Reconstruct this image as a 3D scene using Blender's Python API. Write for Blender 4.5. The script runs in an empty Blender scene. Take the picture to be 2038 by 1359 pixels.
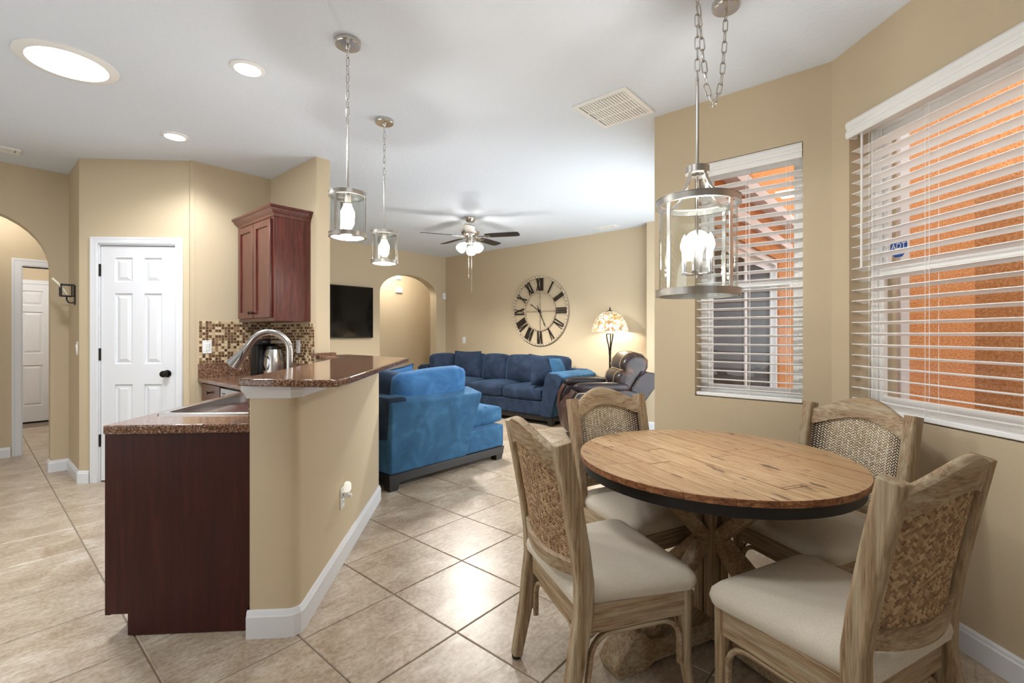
import bpy, bmesh, math, random
from mathutils import Vector, Matrix
random.seed(7)
R = math.radians
S = bpy.context.scene
C = S.collection
Q = 2 ** -.5
# House axes: X runs along the TV wall, Y along the clock wall, Z up, metres; the lens stands over (0,0).
def A(X, Y, z=None):
    """plan point given on the diagonal axes of the breakfast bar (X right, Y into the room)"""
    p = ((X + Y) * Q, (Y - X) * Q)
    return p if z is None else (p[0], p[1], z)
def s2l(c):
    c = c / 255
    return c / 12.92 if c <= .04045 else ((c + .055) / 1.055) ** 2.4
def col(r, g, b): return (s2l(r), s2l(g), s2l(b), 1)

# ------------------------------------------------------------------ camera, sky, sun, exposure
cd = bpy.data.cameras.new('camera'); cam = bpy.data.objects.new('camera', cd); C.objects.link(cam)
cam.location = (0, 0, 1.28); cam.rotation_euler = (R(90), 0, R(40.883 - 90))
cd.sensor_width = 36; cd.lens = 941.05 / 2038 * 36; cd.shift_y = -14.04 / 2038; cd.clip_start = .02
S.camera = cam
S.view_settings.view_transform = 'Standard'; S.view_settings.look = 'None'
S.view_settings.gamma = 1; S.view_settings.use_curve_mapping = False
S.view_settings.exposure = 0.42
w = bpy.data.worlds.new('sky'); S.world = w; w.use_nodes = True
bg = w.node_tree.nodes['Background']; bg.inputs[0].default_value = (.80, .90, 1, 1); bg.inputs[1].default_value = 2.4
def sun(name, d, e, c, ang):
    l = bpy.data.lights.new(name, 'SUN'); l.energy = e; l.color = c; l.angle = R(ang)
    o = bpy.data.objects.new(name, l); C.objects.link(o)
    o.rotation_euler = Vector(d).to_track_quat('-Z', 'Y').to_euler(); o.location = (0, 0, 9)
sd = A(.35, .75)
sun('sun_light', (sd[0], sd[1], -.1), 3.4, (1, .93, .82), 1)
def area(name, loc, d, sx, sy, e, c=(1, 1, 1), shape='RECTANGLE'):
    l = bpy.data.lights.new(name, 'AREA'); l.shape = shape; l.size = sx; l.size_y = sy; l.energy = e; l.color = c
    o = bpy.data.objects.new(name, l); C.objects.link(o); o.location = loc
    o.rotation_euler = Vector(d).to_track_quat('-Z', 'Y').to_euler(); return o
def point(name, loc, e, c=(1, .95, .88), r=.05):
    l = bpy.data.lights.new(name, 'POINT'); l.energy = e; l.color = c; l.shadow_soft_size = r
    o = bpy.data.objects.new(name, l); C.objects.link(o); o.location = loc; return o
# daylight of the living room sliders, and added fill lights out of view
area('fill_kitchen', (-1.8, 3.0, 1.4), (1, .1, .05), 3.0, 1.6, 22, (.88, .95, 1))  # added fill from the kitchen side, no known window
area('daylight_sliders', (4.7, 1.5, 1.1), (0, 1, .02), 2.2, 1.9, 70, (.88, .95, 1))
area('fill_bay', A(1.0, -1.15, 1.45), A(-.12, 1, .02), 1.5, 1.7, 2, (.9, .96, 1))  # added frontal fill from behind the camera
area('fill_dining', (.85, 1.0, 2.79), (0, 0, -1), .35, .35, 10, (.97, .98, 1), 'SQUARE')  # added overhead fill for chair seats and low wall, no fixture
def spot(name, loc, e, c=(.94, .97, 1), ang=150, r=.07):
    l = bpy.data.lights.new(name, 'SPOT'); l.energy = e; l.color = c; l.spot_size = R(ang); l.spot_blend = .6; l.shadow_soft_size = r
    o = bpy.data.objects.new(name, l); C.objects.link(o); o.location = loc; return o
# the three lit kitchen fixtures themselves
spot('can_glow_a', (1.052, 2.904, 2.76), 22); spot('can_glow_b', (1.047, 4.317, 2.76), 46)
area('skylight_glow', (.375, 3.61, 2.78), (0, 0, -1), .34, .34, 26, (.95, .98, 1), 'DISK')
spot('fan_downlight', (4.279, 4.419, 2.24), 210, (1, .96, .9), 165, .12)
point('hall_lamp', (.2, 6.72, 2.5), 9, (1, .95, .88), .1)
point('utility_lamp', (.3, 8.3, 2.45), 34, (1, .97, .93), .1)
point('fill_foyer', (5.6, 7.7, 2.55), 26, (1, .94, .85), .1)  # unseen lamp added to brighten the wall beyond the arch

# ------------------------------------------------------------------ materials
class NT:
    def __init__(s, m): s.t = m.node_tree; s.b = s.t.nodes['Principled BSDF']; s.out = s.t.nodes['Material Output']
    def n(s, typ, **k):
        o = s.t.nodes.new('ShaderNode' + typ)
        for a, v in k.items():
            if a in o.inputs: o.inputs[a].default_value = v
            else: setattr(o, a, v)
        return o
    def l(s, a, b): s.t.links.new(a, b)
    def coord(s, kind='Object', scale=(1, 1, 1), rnd=False):
        tc = s.n('TexCoord'); mp = s.n('Mapping'); mp.inputs['Scale'].default_value = scale
        s.l(tc.outputs[kind], mp.inputs[0])
        if rnd:
            oi = s.n('ObjectInfo'); m = s.n('Math', operation='MULTIPLY'); m.inputs[1].default_value = 37
            s.l(oi.outputs['Random'], m.inputs[0]); s.l(m.outputs[0], mp.inputs['Location'])
        return mp.outputs[0]
    def noise(s, v, sc, det=4, ro=.55, dist=0):
        o = s.n('TexNoise'); o.inputs['Scale'].default_value = sc; o.inputs['Detail'].default_value = det
        o.inputs['Roughness'].default_value = ro; o.inputs['Distortion'].default_value = dist
        s.l(v, o.inputs['Vector']); return o.outputs[0]
    def ramp(s, f, *st):
        o = s.n('ValToRGB'); e = o.color_ramp.elements
        while len(e) < len(st): e.new(.5)
        for k, (p, c) in enumerate(st): e[k].position = p; e[k].color = c
        s.l(f, o.inputs[0]); return o.outputs[0]
    def mix(s, f, a, b, mode='MIX'):
        o = s.n('Mix', data_type='RGBA', blend_type=mode)
        for x, i in ((f, 0), (a, 6), (b, 7)):
            if hasattr(x, 'links'): s.l(x, o.inputs[i])
            else: o.inputs[i].default_value = x
        return o.outputs[2]
    def bump(s, f, st, d=.01):
        o = s.n('Bump'); o.inputs['Strength'].default_value = st; o.inputs['Distance'].default_value = d
        s.l(f, o.inputs['Height']); s.l(o.outputs[0], s.b.inputs['Normal'])
    def base(s, x): s.l(x, s.b.inputs['Base Color'])
MS = {}
def M(name, c=(200, 200, 200), rough=.5, metal=0, spec=.5, emit=None, est=0):
    m = bpy.data.materials.new(name); m.use_nodes = True; t = NT(m)
    t.b.inputs['Base Color'].default_value = col(*c); t.b.inputs['Roughness'].default_value = rough
    t.b.inputs['Metallic'].default_value = metal; t.b.inputs['Specular IOR Level'].default_value = spec
    if emit: t.b.inputs['Emission Color'].default_value = col(*emit); t.b.inputs['Emission Strength'].default_value = est
    m.diffuse_color = col(*c); MS[name] = m; return t
t = M('wall_paint', (199, 182, 153), .55, 0, .3); v = t.coord(); t.bump(t.noise(v, 90, 3), .18, .004)
t = M('ceiling_paint', (222, 230, 240), .8, 0, .2); v = t.coord()
t.bump(t.ramp(t.noise(v, 38, 3, .6), (.42, (0, 0, 0, 1)), (.6, (1, 1, 1, 1))), .22, .004)
t = M('white_paint', (224, 226, 230), .35)
t = M('white_plastic', (238, 238, 236), .4)
t = M('slat_white', (250, 250, 250), .38)
t = M('grille_grey', (120, 122, 124), .7)
t = M('grout', (134, 120, 106), .9)
t = M('floor_tile', (200, 180, 150), .34); v = t.coord('Object', (1, 1, 1), True)
a = t.noise(v, 5, 6, .62, .6); b = t.noise(t.coord('Object', (3, 14, 1), True), 3.2, 6, .65, .8)
c1 = t.ramp(a, (.32, col(148, 126, 101)), (.5, col(181, 165, 143)), (.68, col(206, 195, 178)))
c2 = t.mix(t.ramp(b, (.42, (0, 0, 0, 1)), (.75, (1, 1, 1, 1))), c1, col(152, 129, 104))
f = t.noise(t.coord('Object', (1, 1, 1), True), 60, 3); c3 = t.mix(.16, c2, t.ramp(f, (.4, col(150, 126, 104)), (.62, col(240, 232, 220))))
t.base(c3); t.bump(a, .08, .004)
t = M('cherry', (92, 42, 32), .3); v = t.coord('Object', (9, 9, .7))
g = t.noise(v, 5, 6, .6, 1.2)
t.base(t.ramp(g, (.28, col(58, 22, 18)), (.5, col(84, 36, 28)), (.75, col(110, 54, 40))))
t.b.inputs['Coat Weight'].default_value = .25; t.b.inputs['Coat Roughness'].default_value = .2
t = M('cherry_dark', (66, 26, 21), .42, 0, .3); v = t.coord('Object', (7, 7, .5)); g = t.noise(v, 5, 6, .6, 1.0)
t.base(t.ramp(g, (.28, col(46, 17, 14)), (.55, col(62, 24, 20)), (.8, col(78, 33, 26))))
t = M('granite', (120, 84, 68), .1); v = t.coord()
a = t.noise(v, 130, 3, .6); b = t.noise(v, 260, 2, .6); c_ = t.noise(v, 34, 4)
c1 = t.ramp(a, (.36, col(36, 27, 24)), (.46, col(98, 68, 50)), (.56, col(142, 110, 92)), (.68, col(188, 164, 148)))
c2 = t.mix(t.ramp(b, (.3, (1, 1, 1, 1)), (.42, (0, 0, 0, 1))), c1, col(36, 26, 24))
t.base(t.mix(t.ramp(c_, (.4, (0, 0, 0, 1)), (.7, (.5, .5, .5, 1))), c2, col(126, 82, 50)))
t = M('steel', (190, 188, 186), .24, 1)
t = M('steel_dark', (120, 118, 116), .3, 1)
t = M('nickel', (204, 200, 194), .2, 1)
t = M('chrome', (214, 214, 214), .1, 1)
t = M('galvanized', (176, 172, 166), .34, 1); v = t.coord('Object', (1, 1, 1)); t.bump(t.noise(v, 260, 2), .3, .002)
t = M('dark_iron', (52, 42, 36), .5, .6)
t = M('aged_iron', (150, 132, 112), .55, .1); v = t.coord(); t.base(t.ramp(t.noise(v, 60, 3), (.3, col(96, 80, 66)), (.45, col(168, 150, 128)), (.7, col(204, 190, 168))))
t = M('bronze', (40, 36, 34), .35, .8)
t = M('black_metal', (36, 36, 38), .45, .4)
t = M('black_plastic', (18, 18, 20), .25)
t = M('black_wood', (26, 22, 22), .4)
t = M('screen', (5, 5, 6), .08, 0, .25)
t = M('gap_shade', (24, 20, 18), .8)
def woodmat(name, cs, sc, rough=.55):
    t = M(name, cs[1], rough, 0, .3); v = t.coord('Object', sc, True)
    g = t.noise(v, 4, 7, .65, .5); w_ = t.noise(t.coord('Object', tuple(x * .35 for x in sc), True), 3, 3)
    k = t.ramp(g, (.3, col(*cs[0])), (.46, col(*cs[1])), (.62, col(*cs[2])), (.78, col(*cs[3])))
    t.base(t.mix(t.ramp(w_, (.45, (0, 0, 0, 1)), (.68, (.6, .6, .6, 1))), k, col(*cs[4]))); t.bump(g, .25, .003)
ch = ((104, 80, 58), (146, 121, 93), (172, 149, 119), (194, 179, 151), (185, 175, 149))
woodmat('washed_wood_z', ch, (34, 34, 1.6)); woodmat('washed_wood_x', ch, (1.6, 34, 34)); woodmat('washed_wood_y', ch, (34, 1.6, 34))
tp = ((112, 78, 48), (178, 140, 98), (206, 172, 130), (222, 196, 158), (168, 128, 86))
t = M('plank_wood', (190, 150, 110), .42, 0, .4); v = t.coord('Object', (1.6, 26, 8), True)
g = t.noise(v, 3.5, 8, .68, 1.2); k = t.ramp(g, (.3, col(92, 64, 42)), (.38, col(164, 128, 90)), (.52, col(196, 164, 124)), (.68, col(220, 198, 162)))
oi = t.n('ObjectInfo'); k = t.mix(t.ramp(oi.outputs['Random'], (0, (0, 0, 0, 1)), (1, (.5, .5, .5, 1))), k, col(158, 116, 78))
kn = t.noise(t.coord('Object', (5, 16, 8), True), 1.5, 2); k = t.mix(t.ramp(kn, (.64, (0, 0, 0, 1)), (.7, (.8, .8, .8, 1))), k, col(84, 56, 38))
t.base(k); t.bump(g, .15, .002)
t = M('edge_wood', (130, 88, 56), .5); v = t.coord('Object', (10, 10, 30)); g = t.noise(v, 3, 5, .6, 1); t.base(t.ramp(g, (.35, col(92, 52, 30)), (.5, col(140, 90, 56)), (.66, col(178, 128, 86))))
t = M('linen', (180, 166, 146), .9, 0, .1); v = t.coord('Object', (1, 1, 1)); g = t.noise(t.coord('Object', (180, 900, 300)), 1, 2)
t.base(t.mix(.35, col(206, 197, 181), t.ramp(g, (.35, col(170, 158, 140)), (.65, col(224, 217, 203))))); t.bump(g, .25, .001)
def weave(name, cs):
    t = M(name, cs[1], .65); gi = t.n('NewGeometry'); k = t.ramp(gi.outputs['Random Per Island'], (0, col(*cs[0])), (.5, col(*cs[1])), (1, col(*cs[2]))); t.base(k)
weave('weave_light', ((196, 178, 150), (222, 206, 180), (234, 224, 204))); weave('weave_brown', ((122, 92, 64), (168, 136, 100), (196, 170, 132)))
t = M('weave_back', (58, 42, 30), .8)
t = M('mosaic', (150, 110, 70), .18); gi = t.n('NewGeometry')
o = t.n('ValToRGB'); o.color_ramp.interpolation = 'CONSTANT'; e = o.color_ramp.elements
for k, (p, c_) in enumerate(((0, (88, 60, 42)), (.18, (118, 88, 62)), (.36, (150, 118, 90)), (.5, (200, 178, 142)), (.68, (216, 198, 164)), (.85, (104, 78, 58)))):
    if k > 1: e.new(p)
    e[k].position = p; e[k].color = col(*c_)
t.l(gi.outputs['Random Per Island'], o.inputs[0]); t.base(o.outputs[0])
t = M('mosaic_grout', (206, 186, 154), .8)
def suede(name, d, m_, l_):
    t = M(name, m_, .85, 0, .15); v = t.coord(); a = t.noise(v, 5, 5, .6, .8)
    t.base(t.ramp(a, (.32, col(*d)), (.5, col(*m_)), (.7, col(*l_)))); t.b.inputs['Sheen Weight'].default_value = .5; t.b.inputs['Sheen Roughness'].default_value = .4
    t.b.inputs['Sheen Tint'].default_value = col(120, 160, 200); t.bump(t.noise(v, 14, 3), .15, .01)
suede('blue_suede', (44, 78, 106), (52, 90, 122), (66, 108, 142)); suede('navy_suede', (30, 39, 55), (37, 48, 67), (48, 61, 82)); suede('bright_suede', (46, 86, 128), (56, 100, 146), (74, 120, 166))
t = M('leather', (36, 30, 32), .4, 0, .32); v = t.coord(); a = t.noise(v, 7, 4); t.base(t.ramp(a, (.35, col(26, 22, 26)), (.6, col(38, 30, 32)), (.8, col(60, 40, 32)))); t.bump(t.noise(v, 160, 3), .12, .002)
t = M('leather_brown', (62, 40, 30), .32, 0, .6); v = t.coord(); t.bump(t.noise(v, 150, 3), .15, .002)
t = M('leather_dark', (42, 31, 29), .34, 0, .36); v = t.coord(); a = t.noise(v, 9, 4); t.base(t.ramp(a, (.38, col(28, 23, 25)), (.55, col(44, 32, 29)), (.75, col(92, 56, 38)))); t.bump(t.noise(v, 150, 3), .12, .002)
t = M('stitch', (196, 170, 130), .8)
t = M('orange_stucco', (214, 132, 70), .9, 0, .1); v = t.coord(); a = t.noise(v, 55, 4, .65); t.base(t.ramp(a, (.35, col(196, 128, 76)), (.55, col(222, 152, 96)), (.7, col(234, 174, 122)))); t.bump(a, .8, .02)
t = M('concrete', (170, 164, 156), .9); v = t.coord(); t.base(t.ramp(t.noise(v, 8, 5), (.35, col(150, 144, 136)), (.65, col(184, 178, 170))))
t = M('dark_glass', (52, 40, 30), .4, 0, .05)
t = M('brown_frame', (96, 54, 34), .5)
t = M('sticker_blue', (22, 84, 168), .4); t = M('vinyl_white', (240, 244, 250), .5)
t = M('lens_lit', (255, 255, 255), .4, 0, .3, (255, 254, 250), 9)
t = M('bulb_lit', (255, 255, 255), .4, 0, .3, (255, 246, 234), 14)
t = M('shade_lit', (255, 255, 255), .4, 0, .3, (255, 240, 215), 5)
t = M('night_lit', (235, 240, 240), .2, 0, .5, (255, 250, 235), .4)
t = M('candle', (232, 228, 204), .5)
t = M('shell_shade', (220, 190, 130), .35, 0, .5); v = t.coord(); vo = t.n('TexVoronoi'); vo.inputs['Scale'].default_value = 34; t.l(v, vo.inputs['Vector'])
ve = t.n('TexVoronoi', feature='DISTANCE_TO_EDGE'); ve.inputs['Scale'].default_value = 34; t.l(v, ve.inputs['Vector'])
sp = t.n('SeparateColor'); t.l(vo.outputs['Color'], sp.inputs[0])
k = t.ramp(sp.outputs[0], (0, col(150, 108, 60)), (.22, col(214, 168, 100)), (.45, col(236, 224, 196)), (.75, col(246, 244, 234)), (1, col(206, 186, 136)))
k = t.mix(t.ramp(ve.outputs['Distance'], (0, (1, 1, 1, 1)), (.08, (0, 0, 0, 1))), k, col(90, 62, 34)); t.base(k)
t.l(k, t.b.inputs['Emission Color']); t.b.inputs['Emission Strength'].default_value = .26
def glassmat(name, tint, f0=.04, f1=.5):
    m = bpy.data.materials.new(name); m.use_nodes = True; nt = m.node_tree; nt.nodes.remove(nt.nodes['Principled BSDF'])
    tr = nt.nodes.new('ShaderNodeBsdfTransparent'); gl = nt.nodes.new('ShaderNodeBsdfGlossy'); lw = nt.nodes.new('ShaderNodeLayerWeight'); mx = nt.nodes.new('ShaderNodeMixShader')
    lw.inputs[0].default_value = .5; pw = nt.nodes.new('ShaderNodeMath'); pw.operation = 'POWER'; pw.inputs[1].default_value = 4
    mr = nt.nodes.new('ShaderNodeMapRange'); mr.inputs['To Min'].default_value = f0; mr.inputs['To Max'].default_value = f1
    tr.inputs[0].default_value = tint; gl.inputs['Roughness'].default_value = .0
    nt.links.new(lw.outputs['Facing'], pw.inputs[0]); nt.links.new(pw.outputs[0], mr.inputs[0]); nt.links.new(mr.outputs[0], mx.inputs[0]); nt.links.new(tr.outputs[0], mx.inputs[1]); nt.links.new(gl.outputs[0], mx.inputs[2])
    nt.links.new(mx.outputs[0], nt.nodes['Material Output'].inputs[0]); MS[name] = m
glassmat('clear_glass', (.97, .985, .985, 1), .06, .6); glassmat('window_glass', (.96, .975, .975, 1), .03, .4)

# ------------------------------------------------------------------ mesh helpers
class B:
    """one mesh in the making"""
    def __init__(s): s.m = bmesh.new()
    def add(s, vs, fs, mi=0):
        V = [s.m.verts.new(v) for v in vs]
        for f in fs:
            try: fc = s.m.faces.new([V[i] for i in f]); fc.material_index = mi
            except ValueError: pass
        return s
    def box(s, x0, y0, z0, x1, y1, z1, mi=0):
        v = [(x, y, z) for z in (z0, z1) for y in (y0, y1) for x in (x0, x1)]
        return s.add(v, ((0, 2, 3, 1), (4, 5, 7, 6), (0, 1, 5, 4), (2, 6, 7, 3), (0, 4, 6, 2), (1, 3, 7, 5)), mi)
    def hexa(s, b, t, mi=0):
        """bottom ring, top ring (same length, ccw)"""
        n = len(b); f = [tuple(reversed(range(n))), tuple(range(n, 2 * n))] + [(i, (i + 1) % n, n + (i + 1) % n, n + i) for i in range(n)]
        return s.add(list(b) + list(t), f, mi)
    def prism(s, poly, z0, z1, mi=0): return s.hexa([(x, y, z0) for x, y in poly], [(x, y, z1) for x, y in poly], mi)
    def loft(s, rings, caps=True, mi=0, closed=True):
        n = len(rings[0]); vs = [p for r in rings for p in r]; f = []
        for k in range(len(rings) - 1):
            for i in range(n if closed else n - 1):
                j = (i + 1) % n; f.append((k * n + i, k * n + j, (k + 1) * n + j, (k + 1) * n + i))
        if caps: f += [tuple(reversed(range(n))), tuple(range((len(rings) - 1) * n, len(rings) * n))]
        return s.add(vs, f, mi)
    def lathe(s, prof, n=24, c=(0, 0), caps=True, mi=0):
        return s.loft([[(c[0] + r * math.cos(2 * math.pi * i / n), c[1] + r * math.sin(2 * math.pi * i / n), z) for i in range(n)] for r, z in prof], caps, mi)
    def ring(s, r0, r1, z0, z1, n=32, c=(0, 0), mi=0):
        pr = [(r0, z0), (r1, z0), (r1, z1), (r0, z1), (r0, z0)]
        return s.lathe(pr, n, c, False, mi)
    def sweep(s, pts, ra, n=8, ref=(1, 0, 0), sq=False, caps=True, closed=False, mi=0):
        """tube through pts; ra = radius or (a,b) per point; a along ref"""
        P = [Vector(p) for p in pts]; N = len(P); rings = []
        for i, p in enumerate(P):
            if closed: d = P[(i + 1) % N] - P[i - 1]
            else: d = P[min(i + 1, N - 1)] - P[max(i - 1, 0)]
            d.normalize(); u = Vector(ref); u = u - d * u.dot(d)
            if u.length < 1e-4: u = d.orthogonal()
            u.normalize(); v = d.cross(u)
            r = ra[i] if isinstance(ra, list) else ra
            a, b = r if isinstance(r, tuple) else (r, r)
            if sq:
                k = .72; prof = [(1, -k), (1, k), (k, 1), (-k, 1), (-1, k), (-1, -k), (-k, -1), (k, -1)]
                rings.append([p + u * (a * x) + v * (b * y) for x, y in prof])
            else: rings.append([p + u * (a * math.cos(2 * math.pi * j / n)) + v * (b * math.sin(2 * math.pi * j / n)) for j in range(n)])
        if closed: rings.append(rings[0]); caps = False
        return s.loft(rings, caps, mi)
    def plate(s, outer, holes, t0, t1, mi=0):
        """flat plate in local XZ with holes, thickness along local Y from t0 to t1"""
        m = bmesh.new(); es = []
        for loop in [outer] + list(holes):
            vs = [m.verts.new((x, t0, z)) for x, z in loop]
            es += [m.edges.new((vs[i], vs[(i + 1) % len(vs)])) for i in range(len(vs))]
        bmesh.ops.triangle_fill(m, use_beauty=True, edges=es)
        g = bmesh.ops.extrude_face_region(m, geom=m.faces[:])
        for v in g['geom']:
            if isinstance(v, bmesh.types.BMVert): v.co.y = t1
        bmesh.ops.recalc_face_normals(m, faces=m.faces)
        m.verts.index_update()
        s.add([v.co.copy() for v in m.verts], [[v.index for v in f.verts] for f in m.faces], mi); m.free(); return s
    def rbox(s, c, sz, r, n=6, crown=(0, 0, 0), mi=0, puff=0):
        """soft rounded box: centre, full sizes, radius; crown bulges the +-axis faces"""
        h = [x / 2 for x in sz]; m = bmesh.new(); bmesh.ops.create_cube(m, size=2); bmesh.ops.subdivide_edges(m, edges=m.edges[:], cuts=n, use_grid_fill=True)
        vs = []
        for v in m.verts:
            p = Vector((v.co.x * h[0], v.co.y * h[1], v.co.z * h[2])); q = Vector([max(-h[i] + r, min(h[i] - r, p[i])) for i in range(3)])
            d = p - q
            if d.length > 1e-9: p = q + d.normalized() * r
            u = [max(-1, min(1, p[i] / h[i])) for i in range(3)]
            for i in range(3):
                if crown[i]:
                    j, k = (i + 1) % 3, (i + 2) % 3; p[i] += crown[i] * u[i] * (1 - u[j] ** 2) * (1 - u[k] ** 2)
            vs.append(p + Vector(c))
        m.verts.index_update(); s.add(vs, [[v.index for v in f.verts] for f in m.faces], mi); m.free(); return s
    def pillow(s, w_, h_, t_, n=12, mi=0, sag=.06):
        """throw pillow standing in local XZ, thickness along Y"""
        vs = []; fs = []; N = n + 1
        for side in (-1, 1):
            for j in range(N):
                for i in range(N):
                    u = 2 * i / n - 1; v = 2 * j / n - 1; k = (max(0, 1 - u ** 2) * max(0, 1 - v ** 2)) ** .42
                    x = u * w_ / 2 * (1 - sag * (1 - v * v)); z = v * h_ / 2 * (1 - sag * (1 - u * u)); vs.append((x, side * t_ / 2 * k, z + h_ / 2))
        for q in (0, 1):
            o = q * N * N
            for j in range(n):
                for i in range(n):
                    f = (o + j * N + i, o + j * N + i + 1, o + (j + 1) * N + i + 1, o + (j + 1) * N + i); fs.append(f if q == 0 else tuple(reversed(f)))
        s.add(vs, fs, mi); bmesh.ops.remove_doubles(s.m, verts=s.m.verts, dist=1e-5); return s
    def xf(s, M_): s.m.transform(M_); return s
    def mesh(s, name, mats, smooth=40):
        bmesh.ops.recalc_face_normals(s.m, faces=s.m.faces)
        d = bpy.data.meshes.new(name); s.m.to_mesh(d); s.m.free()
        for k in (mats if isinstance(mats, (list, tuple)) else [mats]): d.materials.append(MS[k])
        if smooth:
            d.polygons.foreach_set('use_smooth', [True] * len(d.polygons)); d.set_sharp_from_angle(angle=R(smooth))
        return d
def put(name, d, parent=None, loc=(0, 0, 0), rot=(0, 0, 0)):
    o = bpy.data.objects.new(name, d); C.objects.link(o); o.location = loc; o.rotation_euler = rot
    if parent: o.parent = parent
    return o
def obj(name, b, mats, parent=None, loc=(0, 0, 0), rot=(0, 0, 0), bev=0, smooth=40, seg=2):
    o = put(name, b.mesh(name, mats, smooth), parent, loc, rot)
    if bev:
        m = o.modifiers.new('bevel', 'BEVEL'); m.width = bev; m.segments = seg; m.limit_method = 'ANGLE'; m.angle_limit = R(35)
    return o
def tag(o, label, cat, group=None):
    o['label'] = label; o['category'] = cat
    if group: o['group'] = group
    return o
def thing(name, label, cat, loc=(0, 0, 0), rz=0, group=None):
    return tag(put(name, None, None, loc, (0, 0, rz)), label, cat, group)
def struct(name, b, mats, parent=None, **k):
    o = obj(name, b, mats, parent, **k); o['kind'] = 'structure'; return o
def stuff(o): o['kind'] = 'stuff'; return o
def copy_tree(o, parent=None):
    c = o.copy(); C.objects.link(c); c.parent = parent
    for k in list(o.children): copy_tree(k, c)
    return c
def arc(cx, cy, r, a0, a1, n=8, ry=None):
    ry = r if ry is None else ry
    return [(cx + r * math.cos(R(a0 + (a1 - a0) * i / n)), cy + ry * math.sin(R(a0 + (a1 - a0) * i / n))) for i in range(n + 1)]
def frame2(p0, p1):
    """matrix: local X from p0 to p1, local Y to the left of it, Z up"""
    d = math.atan2(p1[1] - p0[1], p1[0] - p0[0]); return Matrix.Translation((p0[0], p0[1], 0)) @ Matrix.Rotation(d, 4, 'Z')
AM = Matrix.Rotation(R(-45), 4, 'Z')      # mesh written on the diagonal axes -> house
H = 2.80

# ------------------------------------------------------------------ room shell
def wall(name, p0, p1, outer, holes=(), t0=0, t1=.12, mat='wall_paint'):
    return struct(name, B().plate(outer, holes, t0, t1).xf(frame2(p0, p1)), mat, smooth=30)
def rect(s0, z0, s1, z1): return [(s0, z0), (s1, z0), (s1, z1), (s0, z1)]
# floor: grout bed with one tile object per tile in view, the rest joined
floor = struct('floor', B().box(-2.6, -3, -.08, 7.5, 10.2, -.004), 'grout')
TP = .4555; G = .0028
def add_tile(b, x, y):
    h = TP / 2 - G; k = .003
    def r(q, z): return [(x - q, y - q, z), (x + q, y - q, z), (x + q, y + q, z), (x - q, y + q, z)]
    return b.loft([r(h, -.02), r(h, -.0025), r(h - k, 0)])
tm = add_tile(B(), 0, 0).mesh('tile', 'floor_tile', 20)
cells = []
for i in range(-10, 16):
    for j in range(-7, 24):
        x = .9265 + TP / 2 + i * TP; y = 1.966 + TP / 2 + (j - 8) * TP
        if x < -2.4 or x > 6.35 or y < -2.8 or y > 10: continue
        d = math.hypot(x, y); az = math.degrees(math.atan2(y, x))
        seen = -9 < az < 93 and d > 1.15 and not (x > 3.5 and y < 1.3) and not (x < 1.9 and y > 5.2 and x > .9) and not (y > 7.3 and x > 1.2) and not (1.2 < x < 1.9 and y > 3.6) and not (y > 7.6 and x < .2)
        cells.append((seen, d, x, y))
cells.sort(key=lambda c: (not c[0], c[1]))
rest = B()
for k, (seen, d, x, y) in enumerate(cells):
    if seen and k < 296: put('tile', tm, floor, (x, y, 0))
    else: add_tile(rest, x, y)
stuff(obj('tile_field', rest, 'floor_tile', floor, smooth=20))
cp = [(6.4, 7.1), (7.5, 7.1), (7.5, 9.9), (-2.1, 9.9), (-2.1, 0), A(-1.5, -1.45), A(2.15, -1.45), A(2.15, 2.45), (3.35, .35), (3.35, 1.22), (6.4, 1.22)]
struct('ceiling', B().prism(cp, H, H + .15), 'ceiling_paint')
# clock wall and the jut at its right end
wall('wall_back', (6.215, 2.6), (6.215, 7.3), rect(0, 0, 4.7, H), (), -.13, 0)
struct('wall_back_return', B().box(6.03, 1.3, 0, 6.34, 2.81, H), 'wall_paint')
# TV wall with the arched opening, foyer behind it
o = [(0, 0), (2.71, 0)] + [(x, z) for x, z in reversed(arc(3.345, 2.02, .635, 0, 180, 20, .355))] + [(3.98, 0), (4.35, 0), (4.35, H), (0, H)]
wall('wall_far', (2.0, 7.116), (6.35, 7.116), o, (), 0, .19)
wall('wall_foyer', (1.9, 8.3), (7.4, 8.3), rect(0, 0, 5.5, H))
struct('wall_foyer_side', B().box(7.3, 7.2, 0, 7.42, 8.4, H), 'wall_paint')
struct('wall_foyer_front', B().box(6.3, 7.2, 0, 7.4, 7.3, H), 'wall_paint')
# partition and the low breakfast-bar wall
XM, XK, YE = -.765, -.968, 2.075
c1 = (2.09, 2.09 - XM / Q); k1 = (1.956, 1.956 - XK / Q)
struct('wall_partition', B().prism([(2.075, 3.906), (2.09, 3.921), (2.09, 7.2), (1.956, 7.2), (1.956, 3.93), (1.965, 3.912), (1.98, 3.906)], 0, H), 'wall_paint')
low = [(1.956, 3.93), k1, A(XK, YE + .01), A(XK + .01, YE)]
low += [A(XM - .045 + x, YE + .045 + y) for x, y in arc(0, 0, .045, -90, 0, 6)] + [c1, (2.09, 3.93)]
struct('wall_peninsula', B().prism(list(reversed(low)), 0, 1.07), 'wall_paint', smooth=50)
YK = 4.82
wk = wall('wall_kitchen', (1.28, YK), (2.0, YK), rect(0, 0, .72, H))
px0, px1 = -3.43, -2.478
wp = wall('wall_pantry', A(px0, 4.335), A(px1, 4.335), [(0, 0), (.158, 0), (.158, 2.065), (.794, 2.065), (.794, 0), (px1 - px0, 0), (px1 - px0, H), (0, H)])
struct('wall_pantry_side', B().box(.64, 5.5, 0, .755, 6.2, H), 'wall_paint')
o = [(0, 0), (1.514, 0)] + [(x, z) for x, z in reversed(arc(2.014, 1.88, .5, 0, 180, 20))] + [(2.514, 0), (2.755, 0), (2.755, H), (0, H)]
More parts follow.
